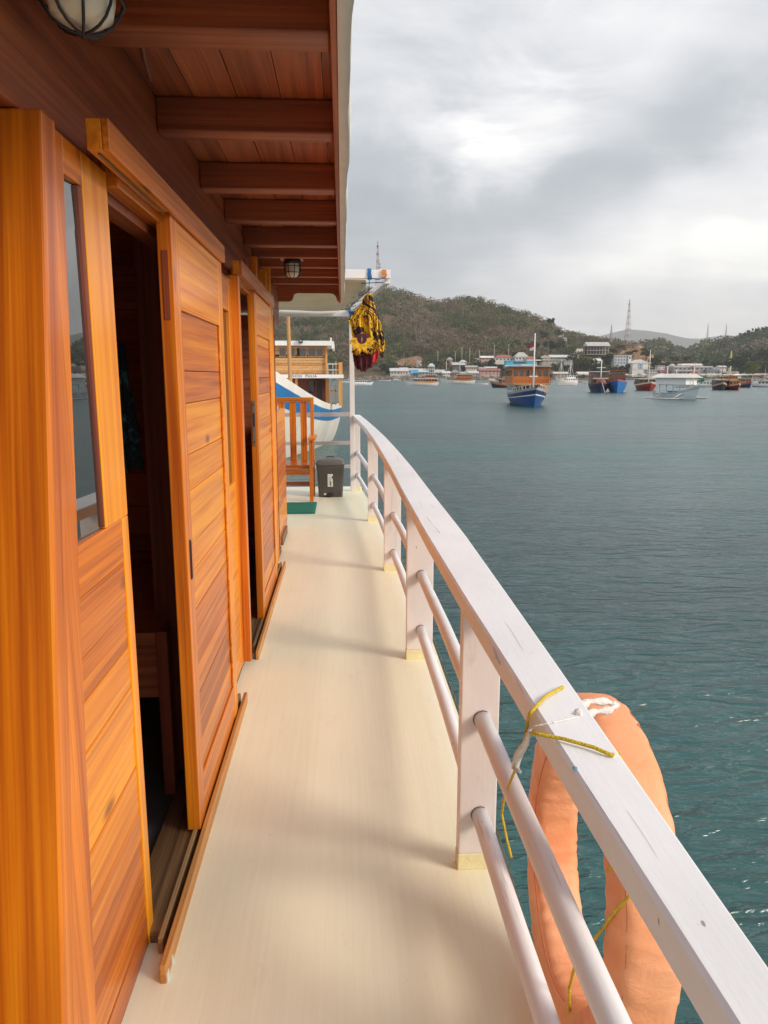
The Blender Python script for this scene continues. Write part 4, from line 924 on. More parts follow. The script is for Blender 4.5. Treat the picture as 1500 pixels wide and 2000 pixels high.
# ================================================================ TOWN
_mc = {}
def cm(col, rough=.7, nm='render_wall'):
    k = (tuple(col), nm)
    if k not in _mc: _mc[k] = plain(nm, col, rough, .14, .35, dirt=tuple(x*.55 for x in col), dscale=.25, damt=.6)
    return _mc[k]
WIN = plain('dark_opening', (.03, .032, .035), .3)
def house(px, py, wpx, hpx, Y, wall, roofc, rtype, rpx, label, floors=1, nwin=3, depth=9, rz=0., cat='building', name='house', open_=False):
    s = Y/1462.; W = wpx*s; H = hpx*s; Rh = rpx*s; b = P(px, py, Y=Y)
    t = thing(name, label, cat, b, R(rz))
    h2 = W/2; fh = H/floors
    if open_:
        m = MB()
        for f in range(floors+1): m.box(-h2, h2, 0, depth, f*fh-.25, f*fh+.15)
        m.build('floor_slab', cm(wall), t)
        m = MB(); nc = max(3, nwin)
        for f in range(floors):
            for i in range(nc+1):
                x = -h2+.2+(W-.4)*i/nc
                for y in (.1, depth-.4): m.box(x-.18, x+.18, y, y+.35, f*fh+.151, (f+1)*fh-.251)
        m.build('column', cm(wall), t)
        MB().box(-h2+.3, h2-.3, depth-.6, depth-.45, -2, H-.3).build('back_wall', cm((.10, .09, .08)), t)
    else:
        MB().box(-h2, h2, 0, depth, -3, H).build('wall', cm(wall), t)
        for f in range(floors):
            for i in range(nwin):
                x = -h2+W*(i+.5)/nwin; ww = W/nwin*.24; z = f*fh+fh*.42
                MB().box(x-ww, x+ww, -.06, .1, z, z+fh*.34).build('window', WIN, t)
    if rtype == 'gable':      # ridge across the view
        e = W*.04+.5; MB().prism([(-e, H), (depth+e, H), (depth/2, H+Rh)], 'x', -h2-e, h2+e).build('roof', cm(roofc, .6, 'roof_sheet'), t)
    elif rtype == 'front':    # gable facing us
        e = .5; MB().prism([(-h2-e, H), (h2+e, H), (0, H+Rh)], 'y', -e, depth+e).build('roof', cm(roofc, .6, 'roof_sheet'), t)
    elif rtype == 'hip':
        e = .6; m = MB(); x0, x1, y0, y1 = -h2-e, h2+e, -e, depth+e; r_ = min(h2*.6, depth/2)
        m.add([(x0, y0, H), (x1, y0, H), (x1, y1, H), (x0, y1, H), (-h2+r_, depth/2, H+Rh), (h2-r_, depth/2, H+Rh)], [(3, 2, 1, 0), (0, 1, 5, 4), (1, 2, 5), (2, 3, 4, 5), (3, 0, 4)]); m.build('roof', cm(roofc, .6, 'roof_sheet'), t)
    elif rtype == 'flat':
        e = .4; MB().box(-h2-e, h2+e, -e, depth+e, H, H+max(.25, Rh)).build('roof', cm(roofc, .6, 'roof_sheet'), t)
    elif rtype == 'slope':
        e = .5; MB().prism([(-e, H), (depth+e, H+Rh), (depth+e, H+Rh+.15), (-e, H+.15)], 'x', -h2-e, h2+e).build('roof', cm(roofc, .6, 'roof_sheet'), t)
    return t
Wc = (.62, .60, .57); Gr = (.36, .36, .36); RdR = (.30, .10, .07); Lg = (.50, .50, .50); Crm = (.60, .54, .43); Brn = (.22, .13, .09); Pk = (.52, .34, .30); Dk = (.12, .11, .11)
HOUSES = [
 (772, 733, 18, 8, 700, Lg, Lg, 'gable', 6, 'pale gray double roofed shed at the left end of the stone shore'), (789, 733, 15, 8, 702, Wc, Lg, 'gable', 7, 'pale shed with steep light roof left of the blue roof'),
 (807, 731, 20, 9, 712, Wc, (.66, .66, .64), 'slope', 2, 'shed with flat whitish roof behind the blue roof'), (810, 735, 13, 6, 692, Dk, (.05, .28, .50), 'gable', 6, 'small shed with bright blue roof by the stone shore'),
 (827, 734, 20, 7, 700, Gr, Lg, 'gable', 7, 'gray roofed shed just left of the white lookout tower'), (819, 712, 9, 7, 790, (.72, .71, .68), Wc, 'flat', 0, 'small white box house on the dry slope'),
 (859, 734, 18, 6, 705, Gr, (.40, .43, .45), 'gable', 6, 'blue gray roofed shed right of the lookout tower'), (879, 709, 10, 7, 800, Pk, Wc, 'front', 4, 'pinkish gabled house above the white schooner'),
 (896, 718, 22, 5, 760, Dk, (.45, .44, .42), 'gable', 5, 'low house with gray roof above the white schooner'), (921, 725, 22, 8, 740, Crm, Gr, 'gable', 3, 'cream house with a row of dark windows right of the schooner', 1, 6),
 (890, 735, 16, 7, 705, Brn, Gr, 'front', 6, 'brown gabled shed behind the schooner masts'), (909, 735, 16, 5, 705, (.16, .2, .24), Gr, 'gable', 4, 'dark shed hidden behind the schooner stern'),
 (952, 704, 24, 5, 800, Pk, (.66, .66, .64), 'gable', 4, 'terrace house with whitish roof above the brick red house'), (957, 733, 38, 9, 710, Pk, RdR, 'gable', 4, 'brick red house with balcony left of the blue hulled boat', 2, 5),
 (962, 722, 26, 3, 740, Pk, Lg, 'gable', 3, 'pale gray roofed upper house behind the brick red house'), (985, 706, 36, 7, 770, Wc, RdR, 'hip', 6, 'long red roofed house at the left of the compound', 1, 5),
 (1019, 705, 26, 8, 765, Wc, (.42, .44, .40), 'hip', 9, 'house with gray green pyramid roof in the red roofed compound', 1, 4), (1038, 708, 22, 6, 760, Wc, RdR, 'hip', 6, 'small red roofed house at the right of the compound'),
 (1015, 714, 54, 9, 742, (.06, .42, .62), (.06, .42, .62), 'flat', 0, 'bright turquoise wall building below the red roofs', 1, 1), (1020, 725, 60, 6, 720, Gr, (.34, .37, .42), 'gable', 6, 'wide slate gray roof right behind the blue hulled boat'),
 (1068, 724, 26, 6, 722, Dk, (.26, .17, .14), 'hip', 9, 'brown tiled roof house right of the main mast'), (1066, 703, 18, 4, 780, Crm, (.55, .48, .42), 'front', 5, 'small cream gabled house left of the long gray hall'),
 (1095, 703, 40, 5, 785, (.42, .36, .31), (.52, .53, .53), 'gable', 5, 'long low hall with light gray roof', 1, 8), (1088, 708, 62, 4, 760, (.34, .33, .31), Gr, 'flat', 0, 'long gray retaining wall building below the gray hall', 1, 9),
 (1028, 655, 15, 4, 1010, (.30, .30, .28), (.45, .48, .46), 'hip', 5, 'lone gray roofed house up on the wooded hillside'), (1073, 654, 7, 4, 1020, (.7, .68, .64), Wc, 'gable', 2, 'leftmost white cottage of the row near the hill crest'),
 (1086, 652, 7, 4, 1020, (.74, .72, .70), Wc, 'gable', 2, 'middle white cottage of the row near the hill crest'), (1097, 652, 7, 3, 1015, (.72, .70, .68), Wc, 'gable', 2, 'rightmost white cottage near the hill crest'), (1094, 660, 8, 3, 1000, Wc, Wc, 'gable', 1.5, 'white cottage just below the crest cottages'), (1047, 664, 7, 4, 980, Wc, Wc, 'gable', 2, 'tiny white house on the wooded slope beside the main mast'),
 (1168, 707, 20, 2, 780, Wc, (.68, .70, .70), 'slope', 5, 'slanted white roof below the unfinished building'),
 (1216, 712, 34, 17, 775, (.46, .50, .54), (.6, .6, .6), 'flat', 1, 'blue gray three storey apartment block on the slope', 3, 6), (1230, 706, 6, 12, 774, (.75, .75, .73), Wc, 'flat', 0, 'bright white stair block beside the apartment block', 1, 1),
 (1274, 733, 20, 10, 715, (.42, .42, .41), Lg, 'flat', 1, 'small gray two storey house between the gabled hall and the red boat', 2, 4),
 (1394, 731, 26, 6, 715, Crm, (.09, .12, .17), 'gable', 4, 'house with dark blue roof beside the large gray hall', 1, 4), (1424, 735, 38, 9, 712, (.42, .38, .33), (.5, .48, .44), 'flat', .5, 'long low tan warehouse wall on the right shore', 1, 2),
 (1300, 733, 20, 6, 725, (.5, .45, .42), (.22, .07, .09), 'gable', 5, 'maroon roofed shed left of the large gray hall'),
 (1444, 736, 14, 3, 705, Dk, Wc, 'gable', 2, 'low white roofed shed behind the paired wooden boats'), (1490, 736, 24, 4, 705, Pk, (.45, .14, .16), 'gable', 3, 'pinkish red roofed shed at the right edge of the shore')]
HOUSES += [(872, 735, 14, 6, 698, (.60, .60, .58), (.55, .56, .56), 'gable', 4, 'pale low shed between the two white boats'), (925, 735, 18, 6, 702, (.30, .36, .42), Lg, 'gable', 4, 'blue gray shed right of the schooner stern'), (943, 727, 12, 6, 725, Wc, (.28, .30, .32), 'gable', 4, 'small white house with dark roof left of the brick red house'),
 (905, 712, 12, 5, 790, Wc, (.5, .5, .48), 'hip', 4, 'white cottage above the row of gray roofs'), (932, 706, 10, 4, 820, Crm, (.5, .5, .48), 'gable', 3, 'cream cottage left of the terrace house'), (1048, 727, 16, 6, 712, Wc, Lg, 'gable', 4, 'white shed hidden behind the orange deckhouse roof'),
 (1096, 735, 26, 5, 702, (.28, .22, .18), (.50, .49, .46), 'gable', 4, 'low brown shed behind the white fishing boat'), (1140, 736, 20, 6, 703, (.30, .28, .26), (.62, .60, .57), 'gable', 4, 'pale roofed shed right of the white fishing boat'),
 (1165, 737, 18, 5, 703, (.24, .22, .21), (.66, .64, .60), 'gable', 4, 'low pale roofed shed left of the dark navy boat'), (1292, 722, 12, 7, 760, Wc, Lg, 'flat', 1, 'small white two storey house above the maroon roof', 2, 2), (1312, 720, 12, 6, 765, Crm, (.5, .5, .5), 'gable', 3, 'cream house just left of the large gray hall roof'),
 (1412, 722, 14, 5, 760, Wc, Lg, 'gable', 3, 'white house peeking over the dark blue roof'), (1440, 737, 16, 4, 698, (.5, .48, .44), (.68, .66, .62), 'gable', 3, 'low pale shed in front of the tan warehouse wall'), (1476, 738, 16, 4, 700, (.4, .2, .18), (.60, .30, .28), 'gable', 3, 'reddish shed below the yellow green tree'),
 (1010, 662, 7, 3, 1000, Wc, (.42, .44, .42), 'gable', 2, 'tiny white cottage left below the lone hillside house'), (1079, 663, 7, 3, 990, Wc, Wc, 'gable', 1.5, 'small white cottage left below the crest row'), (1104, 664, 6, 3, 985, Crm, Wc, 'gable', 1.5, 'cream cottage at the right end of the crest slope'), (1064, 645, 6, 3, 1050, Wc, Lg, 'gable', 1.5, 'little house highest on the wooded slope')]
for hh in HOUSES: house(*hh)
# unfinished concrete frame
house(1168, 692, 42, 16, 800, (.45, .42, .38), (.42, .43, .43), 'gable', 8, 'unfinished concrete frame building with open floors on the hillside', 2, 7, 12, 0, 'building', 'unfinished_building', True)
# lookout tower
t = house(843, 733, 12, 17, 700, (.60, .64, .66), (.44, .50, .50), 'hip', 6, 'white three level lookout tower with hipped roof among the sheds', 3, 3, 6, 0, 'tower', 'lookout_tower', True)
# gabled hall
t = house(1250, 730, 32, 21, 735, (.62, .62, .60), (.66, .66, .65), 'front', 7, 'white gabled hall with a blue framed window', 1, 0, 14, 0, 'building', 'gabled_hall')
s = 735/1462.; m = MB(); m.box(-4*s, 4*s, -.1, .1, 10*s, 19*s, 0)
for x in (-2.4, 1.2): m.box(x*s-.2*s, x*s+1.4*s, -.14, -.101, 11*s, 18*s, 1)
m.build('window', [cm((.10, .16, .36)), cm((.5, .55, .6))], t)
MB().box(-16*s, 16*s, -.12, -.01, 8.2*s, 8.8*s).build('string_course', cm(Gr), t)
# large grey hall with a red sign
t = house(1353, 732, 78, 15, 720, (.30, .29, .29), (.66, .66, .66), 'flat', 1.6, 'large gray hall with white roof edge and round red sign', 2, 9, 20, 0, 'building', 'large_hall')
s = 720/1462.; MB().prism([(-22*s, 18.3*s), (24*s, 18.3*s), (20*s, 22*s), (-18*s, 22*s)], 'y', 4, 14).build('upper_roof', cm((.68, .68, .68), .5, 'roof_sheet'), t)
MB().box(-34*s, 12*s, -1.2, -.02, 7*s, 8*s).build('canopy', cm(Wc), t)
MB().box(-8*s, 9*s, -1.0, -.02, -2, 6.2*s).build('red_front', cm((.30, .10, .09)), t)
MB().box(10*s, 24*s, -1.0, -.02, -2, 4.5*s).build('pale_front', cm((.42, .43, .45)), t)
m = MB(); pts = [(-1.5, 2.2), (-2.6, 2.0), (-2.9, .9), (-2.0, .3), (-.8, -.3), (-.6, -1.3), (-1.6, -2.0), (-2.6, -1.6)]
m.tube([(-1*s+p[0]*s*1.0, -1.0, 15.5*s+p[1]*s) for p in pts], .62*s, 6); pts = [(1.0, 2.0), (.8, 0), (1.4, -1.8)]
m.tube([(0*s+p[0]*s, -1.0, 15.5*s+p[1]*s) for p in pts], .6*s, 6); m.tube([(.4*s, -1.0, 16.2*s), (3*s, -1, 17.2*s), (2.8*s, -1, 14.6*s), (.9*s, -1, 15*s)], .55*s, 6)
m.build('red_sign', plain('sign_red', (.62, .03, .05), .5), t)
# house wing right of the hall
house(1398-2, 722, 14, 3, 730, Wc, Wc, 'flat', 1, 'small white rooftop wing at the right end of the large gray hall', 1, 2, 10)
# concrete ramp
a = P(1120, 706, Y=770); b = P(1134, 681, Y=850); rp = MB(); rp.hexa([(a.x-5, a.y, a.z-6), (a.x+4, a.y, a.z-6), (b.x+3, b.y, b.z-6), (b.x-4, b.y, b.z-6), (a.x-5, a.y, a.z), (a.x+4, a.y, a.z), (b.x+3, b.y, b.z), (b.x-4, b.y, b.z)])
tag(rp.build('concrete_ramp', cm((.40, .36, .32))), 'pale concrete ramp running up the slope beside the long gray hall', 'ramp')
# earthy knoll under the tower with the ruin
kb = P(1236, 712, Y=860); m = MB(); vs = []; nu = 26; nv = 9
for j in range(nv):
    for i in range(nu):
        a = 2*math.pi*i/nu; r = 1-j/(nv-1.); q = 1+.25*noise.noise((math.cos(a)*2, math.sin(a)*2, j*.4))
        vs.append((kb.x+math.cos(a)*42*r**.8*q, kb.y+math.sin(a)*35*r**.8*q, kb.z-4+22*(1-r**1.5)*(1+.5*noise.noise((i*.7, j*.7, 3)))))
m.add(vs, [(j*nu+i, j*nu+(i+1) % nu, (j+1)*nu+(i+1) % nu, (j+1)*nu+i) for j in range(nv-1) for i in range(nu)], 0, True)
tag(m.build('knoll', earth('bare_earth', (.10, .075, .045), (.24, .15, .09), (.40, .28, .18), .12)), kind='structure')
house(1234, 681, 24, 7, 856, (.46, .33, .22), (.40, .30, .22), 'flat', 0, 'ochre unfinished building on the bare knoll below the big mast', 2, 6, 8, 0, 'building', 'unfinished_building', True)
# bare red earth patch on the left slope
m = MB(); vs = []; nu, nv = 30, 8
for j in range(nv):
    for i in range(nu):
        u = i/(nu-1.); v = j/(nv-1.); fu = (768+68*u+900)/2300.*(VA.shape[1]-1); e_ = math.sin(math.pi*min(.98, max(.02, u)))**.5
        fv = (.14+.11*v*e_*(1+.2*noise.noise((u*6, v*2, 0))))*25; iu, iv = int(fu), int(fv); a, b = fu-iu, fv-iv
        q = (VA[iv, iu]*(1-a)+VA[iv, iu+1]*a)*(1-b)+(VA[iv+1, iu]*(1-a)+VA[iv+1, iu+1]*a)*b; vs.append((q[0], q[1]-2, q[2]+1.6+1.2*noise.noise((u*9, v*4, 5))))
m.add(vs, [(j*nu+i, j*nu+i+1, (j+1)*nu+i+1, (j+1)*nu+i) for j in range(nv-1) for i in range(nu-1)], 0, True)
tag(m.build('bare_slope', earth('bare_red_earth', (.13, .085, .05), (.25, .14, .09), (.34, .20, .13), .12)), kind='structure')

# lattice masts
def mast(px, pyb, pyt, wpx, Y, label, cols, name='radio_mast', r=.22):
    s = Y/1462.; H = (pyb-pyt)*s; W = wpx*s/2; b = P(px, pyb, Y=Y); t = thing(name, label, 'radio mast', b, R(20), 'lattice radio masts on the hills')
    ns = 14; m = MB()
    def cor(k, z):
        f = 1-.9*(z/H)**.8; sx, sy = ((-1, -1), (1, -1), (1, 1), (-1, 1))[k]; return Vector((sx*W*f, sy*W*f, z))
    for i in range(ns):
        z0 = H*i/ns; z1 = H*(i+1)/ns; c_ = i % len(cols)
        for k in range(4):
            m.bar(cor(k, z0), cor(k, z1), r, r, c_); m.bar(cor(k, z0), cor((k+1) % 4, z1), r*.6, r*.6, c_); m.bar(cor(k, z1), cor((k+1) % 4, z1), r*.6, r*.6, c_)
    m.build('lattice', [cm(c, .5, 'mast_paint') for c in cols], t)
    MB().tube([(0, 0, H), (0, 0, H*1.06)], .1, 5).build('spike', cm(Lg), t)
    return t, H, W
RW = [(.45, .10, .08), (.60, .58, .57)]
t, H, Wm = mast(738, 572, 478, 9, 1130, 'slim red and white radio mast with dishes on the main hill top', [(.36, .10, .10), (.42, .38, .42)], r=.4)
dm = MB()
for (z, x) in ((.42, 3), (.5, 3), (.56, 2.6), (.75, -1.5), (.9, -1)): dm.lathe((x, -1, H*z), [(0, -.9), (1.3, -.5), (1.4, .6), (0, .9)], 10)
dm.build('dish', cm((.12, .11, .13)), t)
mast(1225, 672, 588, 10, 860, 'tall red and white radio mast on the bare knoll', [(.34, .22, .22), (.50, .50, .52)], r=.3)
mast(1193, 668, 635, 5, 1000, 'smaller gray radio mast left of the tall knoll mast', [(.34, .33, .34)], r=.3)
mast(1381, 664, 632, 3, 1700, 'faint radio mast on the distant pass, left of a pair', [(.40, .40, .42)], r=.4)
mast(1417, 662, 634, 3, 1700, 'faint radio mast on the distant ridge, right of a pair', [(.40, .40, .42)], r=.4)
# minaret
b = P(1425, 716, Y=850); s = 850/1462.; t = thing('minaret', 'cream and gold minaret tower rising above the dark trees', 'tower', b)
MB().lathe((0, 0, -6), [(3.2*s, 0), (3.2*s, 22*s), (2.6*s, 22.2*s), (2.6*s, 27*s), (3.0*s, 27.2*s), (3.0*s, 28*s)], 8, 0, False).build('shaft', cm((.62, .58, .44)), t)
MB().lathe((1*s, 0, 27.5*s-6), [(2.0*s, 0), (1.8*s, 6*s), (1.0*s, 11*s), (.3*s, 15*s), (0, 16*s)], 10).build('spire', plain('gold_paint', (.55, .42, .08), .4, metal=.3), t)
for k in range(4): MB().lathe((0, 0, 4*k*s+6*s-6), [(3.2*s, 0), (3.7*s, .2*s), (3.7*s, .7*s), (3.2*s, .9*s)], 8, 0, False).build('balcony', cm((.66, .63, .52)), t)

# rocks along the left shore
m = MB(); rg = random.Random(4)
for i in range(900):
    x = rg.uniform(-60, 175); y = 683-rg.uniform(0, 5)-0; z = SEA+rg.uniform(-.3, 3.2); r = rg.uniform(.5, 1.3); y += (z-SEA)*2
    vs = [(x+rg.uniform(.6, 1)*r*sx, y+rg.uniform(.6, 1)*r*sy, z+rg.uniform(.6, 1)*r*.7*sz) for sz in (-1, 1) for (sx, sy) in ((-1, -1), (1, -1), (1, 1), (-1, 1))]
    m.hexa(vs)
g_ = m.build('shore_rocks', earth('shore_rock', (.14, .11, .09), (.27, .23, .19), (.42, .37, .31), .35)); tag(g_, kind='stuff')

# power poles behind the sheds
PL = cm((.42, .38, .34), .8, 'pole')
for i, (px, py, h, lb) in enumerate([(753, 735, 30, 'pale pole at the left end of the sheds'), (855, 708, 22, 'pole on the slope left of the pinkish house'), (889, 706, 20, 'pole above the schooner bow roofs'), (902, 704, 26, 'tall pole above the gray roofs'), (917, 704, 24, 'pole on the slope over the cream house'), (936, 702, 18, 'short pole left of the terrace house'), (965, 700, 26, 'tall pole behind the terrace house'), (993, 696, 24, 'pole above the red roofed compound'), (1129, 742, 14, 'thin mast pole right of the white fishing boat')]):
    q = P(px, py, Y=800); q2 = q+Vector((0, 0, h*800/1462.)); mb_ = MB().tube([q-Vector((0, 0, 3)), q2], [.35, .22], 6); mb_.bar(q2+Vector((-1.3, 0, -1)), q2+Vector((1.3, 0, -1)), .2, .2)
    tag(mb_.build('utility_pole', PL), lb, 'pole', 'poles on the slope')

# market stalls along the quay
rg = random.Random(12)
stx = [1134, 1144, 1206, 1222, 1240, 1247, 1256, 1292, 1303, 1313, 1324, 1335, 1348, 1360, 1372, 1384, 1396, 1406, 1416, 1428, 1452, 1464, 1478, 1490]
near = ['left of the small white boat', 'behind the small white boat', 'left of the blue and orange boat', 'behind the blue and orange boat', 'right of the blue and orange boat', 'under the white gabled hall', 'left of the red hulled boat', 'right of the red hulled boat', 'left of the outrigger boat roof', 'behind the outrigger boat roof', 'below the maroon roofed shed', 'below the left end of the large hall', 'below the pale pole of the outrigger boat', 'below the round red sign', 'behind the white and green launch', 'below the pale front of the large hall', 'right of the white and green launch', 'below the dark blue roof', 'left of the paired wooden boats', 'behind the dark wooden boat of the pair', 'right of the paired wooden boats', 'behind the dark blue hulled wooden boat', 'under the yellow green tree', 'at the right edge of the quay']
for px, lb in zip(stx, near):
    q = P(px, 741, Y=701); wS = rg.uniform(3.2, 5); c = rg.choice([(.70, .68, .64), (.62, .60, .58), (.45, .44, .42), (.60, .55, .5)])
    t = thing('market_stall', 'open market stall with peaked pale awning '+lb, 'market stall', (q.x, q.y, SEA+1.6), 0, 'market stalls along the quay')
    MB().prism([(-wS, 2.6), (wS, 2.6), (wS*.1, 2.6+rg.uniform(1.2, 1.9))], 'y', -2, 3).build('awning', cm(c, .7, 'awning'), t)
    m = MB(); m.box(-wS*.9, wS*.9, 0, 2.6, 0, 1.1); m.build('counter', cm(rg.choice([(.12, .10, .09), (.2, .16, .12), (.10, .12, .15)])), t)
    m = MB()
    for sx in (-.92, .92):
        for y in (-1.8, 2.8): m.box(wS*sx-.1, wS*sx+.1, y-.1, y+.1, 0, 2.6)
    m.build('stall_frame', cm((.2, .18, .16)), t)

# ================================================================ BOATS
ORW = wood('deckhouse_wood', (.20, .055, .015), (.42, .13, .03), (.58, .22, .06), 'z', scale=.5, coat=.1, rough=.5)
BRW = wood('brown_deckhouse_wood', (.07, .03, .018), (.15, .065, .035), (.26, .12, .06), 'z', scale=.5, coat=.1, rough=.55)
TNW = wood('tan_deckhouse_wood', (.28, .12, .04), (.46, .23, .08), (.60, .34, .14), 'z', scale=.5, coat=.1, rough=.5)
_bm = {}
def bp_(c):
    c = tuple(c)
    if c not in _bm: _bm[c] = plain('hull_paint', c, .38, .12, .8, dirt=tuple(x*.6+.02 for x in c), dscale=1.2, damt=.5, bump=.15, bscale=5)
    return _bm[c]
def hullfn(L_, B, fb, bow, stern, rake=.10):
    def half(t):
        if t < .4: return B/2*(.72+.28*math.sin(t/.4*math.pi/2))
        return B/2*max(0., 1-((t-.4)/.6)**2.4)
    def sheer(t): return fb+(bow-fb)*max(0, (t-.25)/.75)**2.0+(stern-fb)*max(0, (.3-t)/.3)**2
    def pt(t, v, side):   # v 0 keel .. 1 sheer
        zb = -.5; zs = sheer(t); z = zb+(zs-zb)*v
        wv_ = half(t)*(.50+.50*math.sin(min(1, v)*math.pi/2)**(.55+1.2*t)) if v > 0 else half(t)*.35
        wv_ += .02*B*(1 if t < .9 else 0)*v
        x = -L_/2+L_*t*(1-0.0)+(v-1)*rake*L_*t**6+(1-v)*.03*L_*(1-t)**4
        return Vector((x, side*wv_, z))
    return half, sheer, pt
def hull(t, L_, B, fb, bow, stern, bands, rake=.12):
    """bands: list of (v_top, colour) from keel up"""
    half, sheer, pt = hullfn(L_, B, fb, bow, stern, rake); m = MB(); nt_ = 26; v0 = 0; rows = [0.]; cols = []
    for vt, c in bands:
        k = max(1, int(round((vt-v0)/.12)))
        for i in range(k): rows.append(v0+(vt-v0)*(i+1)/k); cols.append(c)
        v0 = vt
    mats = []; mi = []
    for c in cols:
        mm_ = c if not isinstance(c, tuple) else bp_(c)
        if mm_ not in mats: mats.append(mm_)
        mi.append(mats.index(mm_))
    nr = len(rows)
    for side in (1, -1):
        vs = [pt(i/nt_, v, side) for v in rows for i in range(nt_+1)]
        for r in range(nr-1):
            fs = [(r*(nt_+1)+i, r*(nt_+1)+i+1, (r+1)*(nt_+1)+i+1, (r+1)*(nt_+1)+i) for i in range(nt_)]
            if side == 1: fs = [f[::-1] for f in fs]
            if r == 0: base = len(m.v); m.v += [tuple(v) for v in vs]
            for f in fs: m.f.append(tuple(base+q for q in f)); m.m.append(mi[r]); m.sm.append(True)
    # transom and deck
    tr = [pt(0, v, 1) for v in rows]+[pt(0, v, -1) for v in rows[::-1]]; m.add(tr, [tuple(range(len(tr)))], mi[-2] if nr > 3 else 0)
    dk = []; dv = [] 
    for i in range(nt_+1):
        a = pt(i/nt_, .86, 1); b = pt(i/nt_, .86, -1); dv += [a, b]
    m.add(dv, [(2*i, 2*i+2, 2*i+3, 2*i+1) for i in range(nt_)], mi[-1])
    m.build('hull', mats, t)
    return half, sheer, pt
def cabin(t, x0, x1, w0, z0, h, wallm, nside, nfront, roofm, over=.35, rth=.12, name='cabin', pane=DGLASS, rail=None):
    m = MB(); m.box(x0, x1, -w0, w0, z0, z0+h); c = m.build(name, wallm, t)
    zc = z0+h*.45; wh = h*.36
    for s in (-1, 1):
        for i in range(nside):
            a = x0+(x1-x0)*(i+.5)/nside; ww = (x1-x0)/nside*.32
            MB().box(a-ww, a+ww, s*w0-.03, s*w0+.03, zc, zc+wh).build('window', pane, c)
    for i in range(nfront):
        a = -w0+2*w0*(i+.5)/nfront; ww = w0*2/nfront*.34
        MB().box(x1-.03, x1+.03, a-ww, a+ww, zc, zc+wh).build('window', pane, c)
    if roofm: MB().box(x0-over, x1+over*1.6, -w0-over, w0+over, z0+h, z0+h+rth).build('roof', roofm, t)
    return c
def mastp(t, x, z0, z1, r, m_, cross=None, y=0, lean_=0):
    m = MB(); m.tube([(x, y, z0), (x+lean_, y, z1)], [r, r*.6], 8)
    for (z, hw_) in (cross or []): m.bar((x+lean_*(z-z0)/(z1-z0), y-hw_, z), (x+lean_*(z-z0)/(z1-z0), y+hw_, z), r*1.2, r*1.2)
    return m.build('mast', m_, t)
def railp(t, pt, sheer, t0, t1, m_, h=.55, n=9):
    m = MB()
    for side in (-1, 1):
        top = []
        for i in range(n):
            tt = t0+(t1-t0)*i/(n-1); p = pt(tt, 1, side); top.append(p+Vector((0, 0, h))); m.bar(p, top[-1], .06, .06)
        for a, b in zip(top, top[1:]): m.bar(a, b, .07, .06)
    m.build('guard_rail', m_, t)
def phinisi(px, py, head, L_, B, fb, bow, stern, bands, houses, mast_=None, label='', name='wooden_boat', rail=None, sprit=None, group='boats moored in the bay', cat='boat', shift=0.):
    q = P(px, py, Z=SEA); h = R(head)-math.atan2(q.x, q.y); rz = math.atan2(-math.cos(h), math.sin(h))
    loc = Vector((q.x, q.y+shift, SEA)); t = thing(name, label, cat, loc, rz, group)
    half, sheer, pt = hull(t, L_, B, fb, bow, stern, bands)
    for hs in houses: cabin(t, *hs)
    if mast_:
        for k in mast_: mastp(t, *k)
    if rail: railp(t, pt, sheer, *rail)
    if sprit: m = MB(); m.tube([(L_/2-.5, 0, bow*.92), (L_/2+sprit, 0, bow+sprit*.25)], [.12, .06], 7); m.build('bowsprit', BRW, t)
    return t
Wt = (.76, .76, .75); Bl = (.02, .08, .26); BlD = (.015, .04, .13); Bk = (.03, .03, .035); Rd = (.38, .04, .03); Or = (.55, .16, .05); BlB = (.03, .16, .46); Cy = (.42, .62, .64)
GRR = cm((.30, .30, .31), .6, 'roof_paint'); WTR = cm((.68, .68, .66), .5, 'roof_paint')
# the big blue hulled boat
t = phinisi(1052, 794, 8, 14.5, 4.0, 1.35, 2.15, 1.5, [(.12, BlD), (.60, Bl), (.66, Bl), (.71, (.80, .80, .82)), (.88, BlD), (1.0, (.36, .38, .40))],
   [(-6.6, 2.0, 1.72, .9, 1.55, bp_((.70, .69, .66)), 5, 4, None), (-6.9, 2.2, 1.95, 2.46, 1.75, ORW, 6, 6, GRR, .25, .14, 'upper_cabin')],
   [(4.6, 1.4, 7.7, .10, bp_((.78, .78, .78)), [(4.9, .75), (3.2, .45)])], 'blue hulled wooden tour boat with white stripe, orange deckhouse and tall white mast', sprit=.8, rail=(.62, .93, bp_((.62, .60, .56)), .35, 7), shift=5)
m = MB(); m.box(-7.2, 3.6, -2.02, 2.02, 2.28, 2.455); m.build('upper_deck', TNW, t)
m = MB()
for y in (-1.98, 1.98):
    m.bar((2.2, y, 3.0), (3.6, y, 3.0), .07, .09)
    for x in (2.3, 3.5): m.bar((x, y, 2.45), (x, y, 4.2 if x < 3 else 3.0), .09, .09)
m.bar((3.55, -1.98, 3.0), (3.55, 1.98, 3.0), .07, .09); m.bar((3.55, -1.98, 2.7), (3.55, 1.98, 2.7), .05, .07)
m.build('deck_railing', ORW, t)
m = MB(); m.bar((3.5, .9, 2.4), (5.2, 1.2, 1.5), .12, .06); m.bar((3.5, 1.25, 2.4), (5.2, 1.5, 1.5), .12, .06); m.build('boarding_ladder', TNW, t)
m = MB(); m.box(-2.4, .6, -.9, .6, 4.37, 4.52); m.build('roof_hatch', WTR, t)
m = MB(); m.add([(4.6, -.05, 6.75), (4.5, -.42, 6.5), (4.5, -.48, 6.15), (4.6, -.05, 6.35)], [(0, 1, 2, 3)], 0); m.add([(4.6, -.05, 6.34), (4.5, -.48, 6.14), (4.45, -.52, 5.85), (4.6, -.05, 6.02)], [(0, 1, 2, 3)], 1)
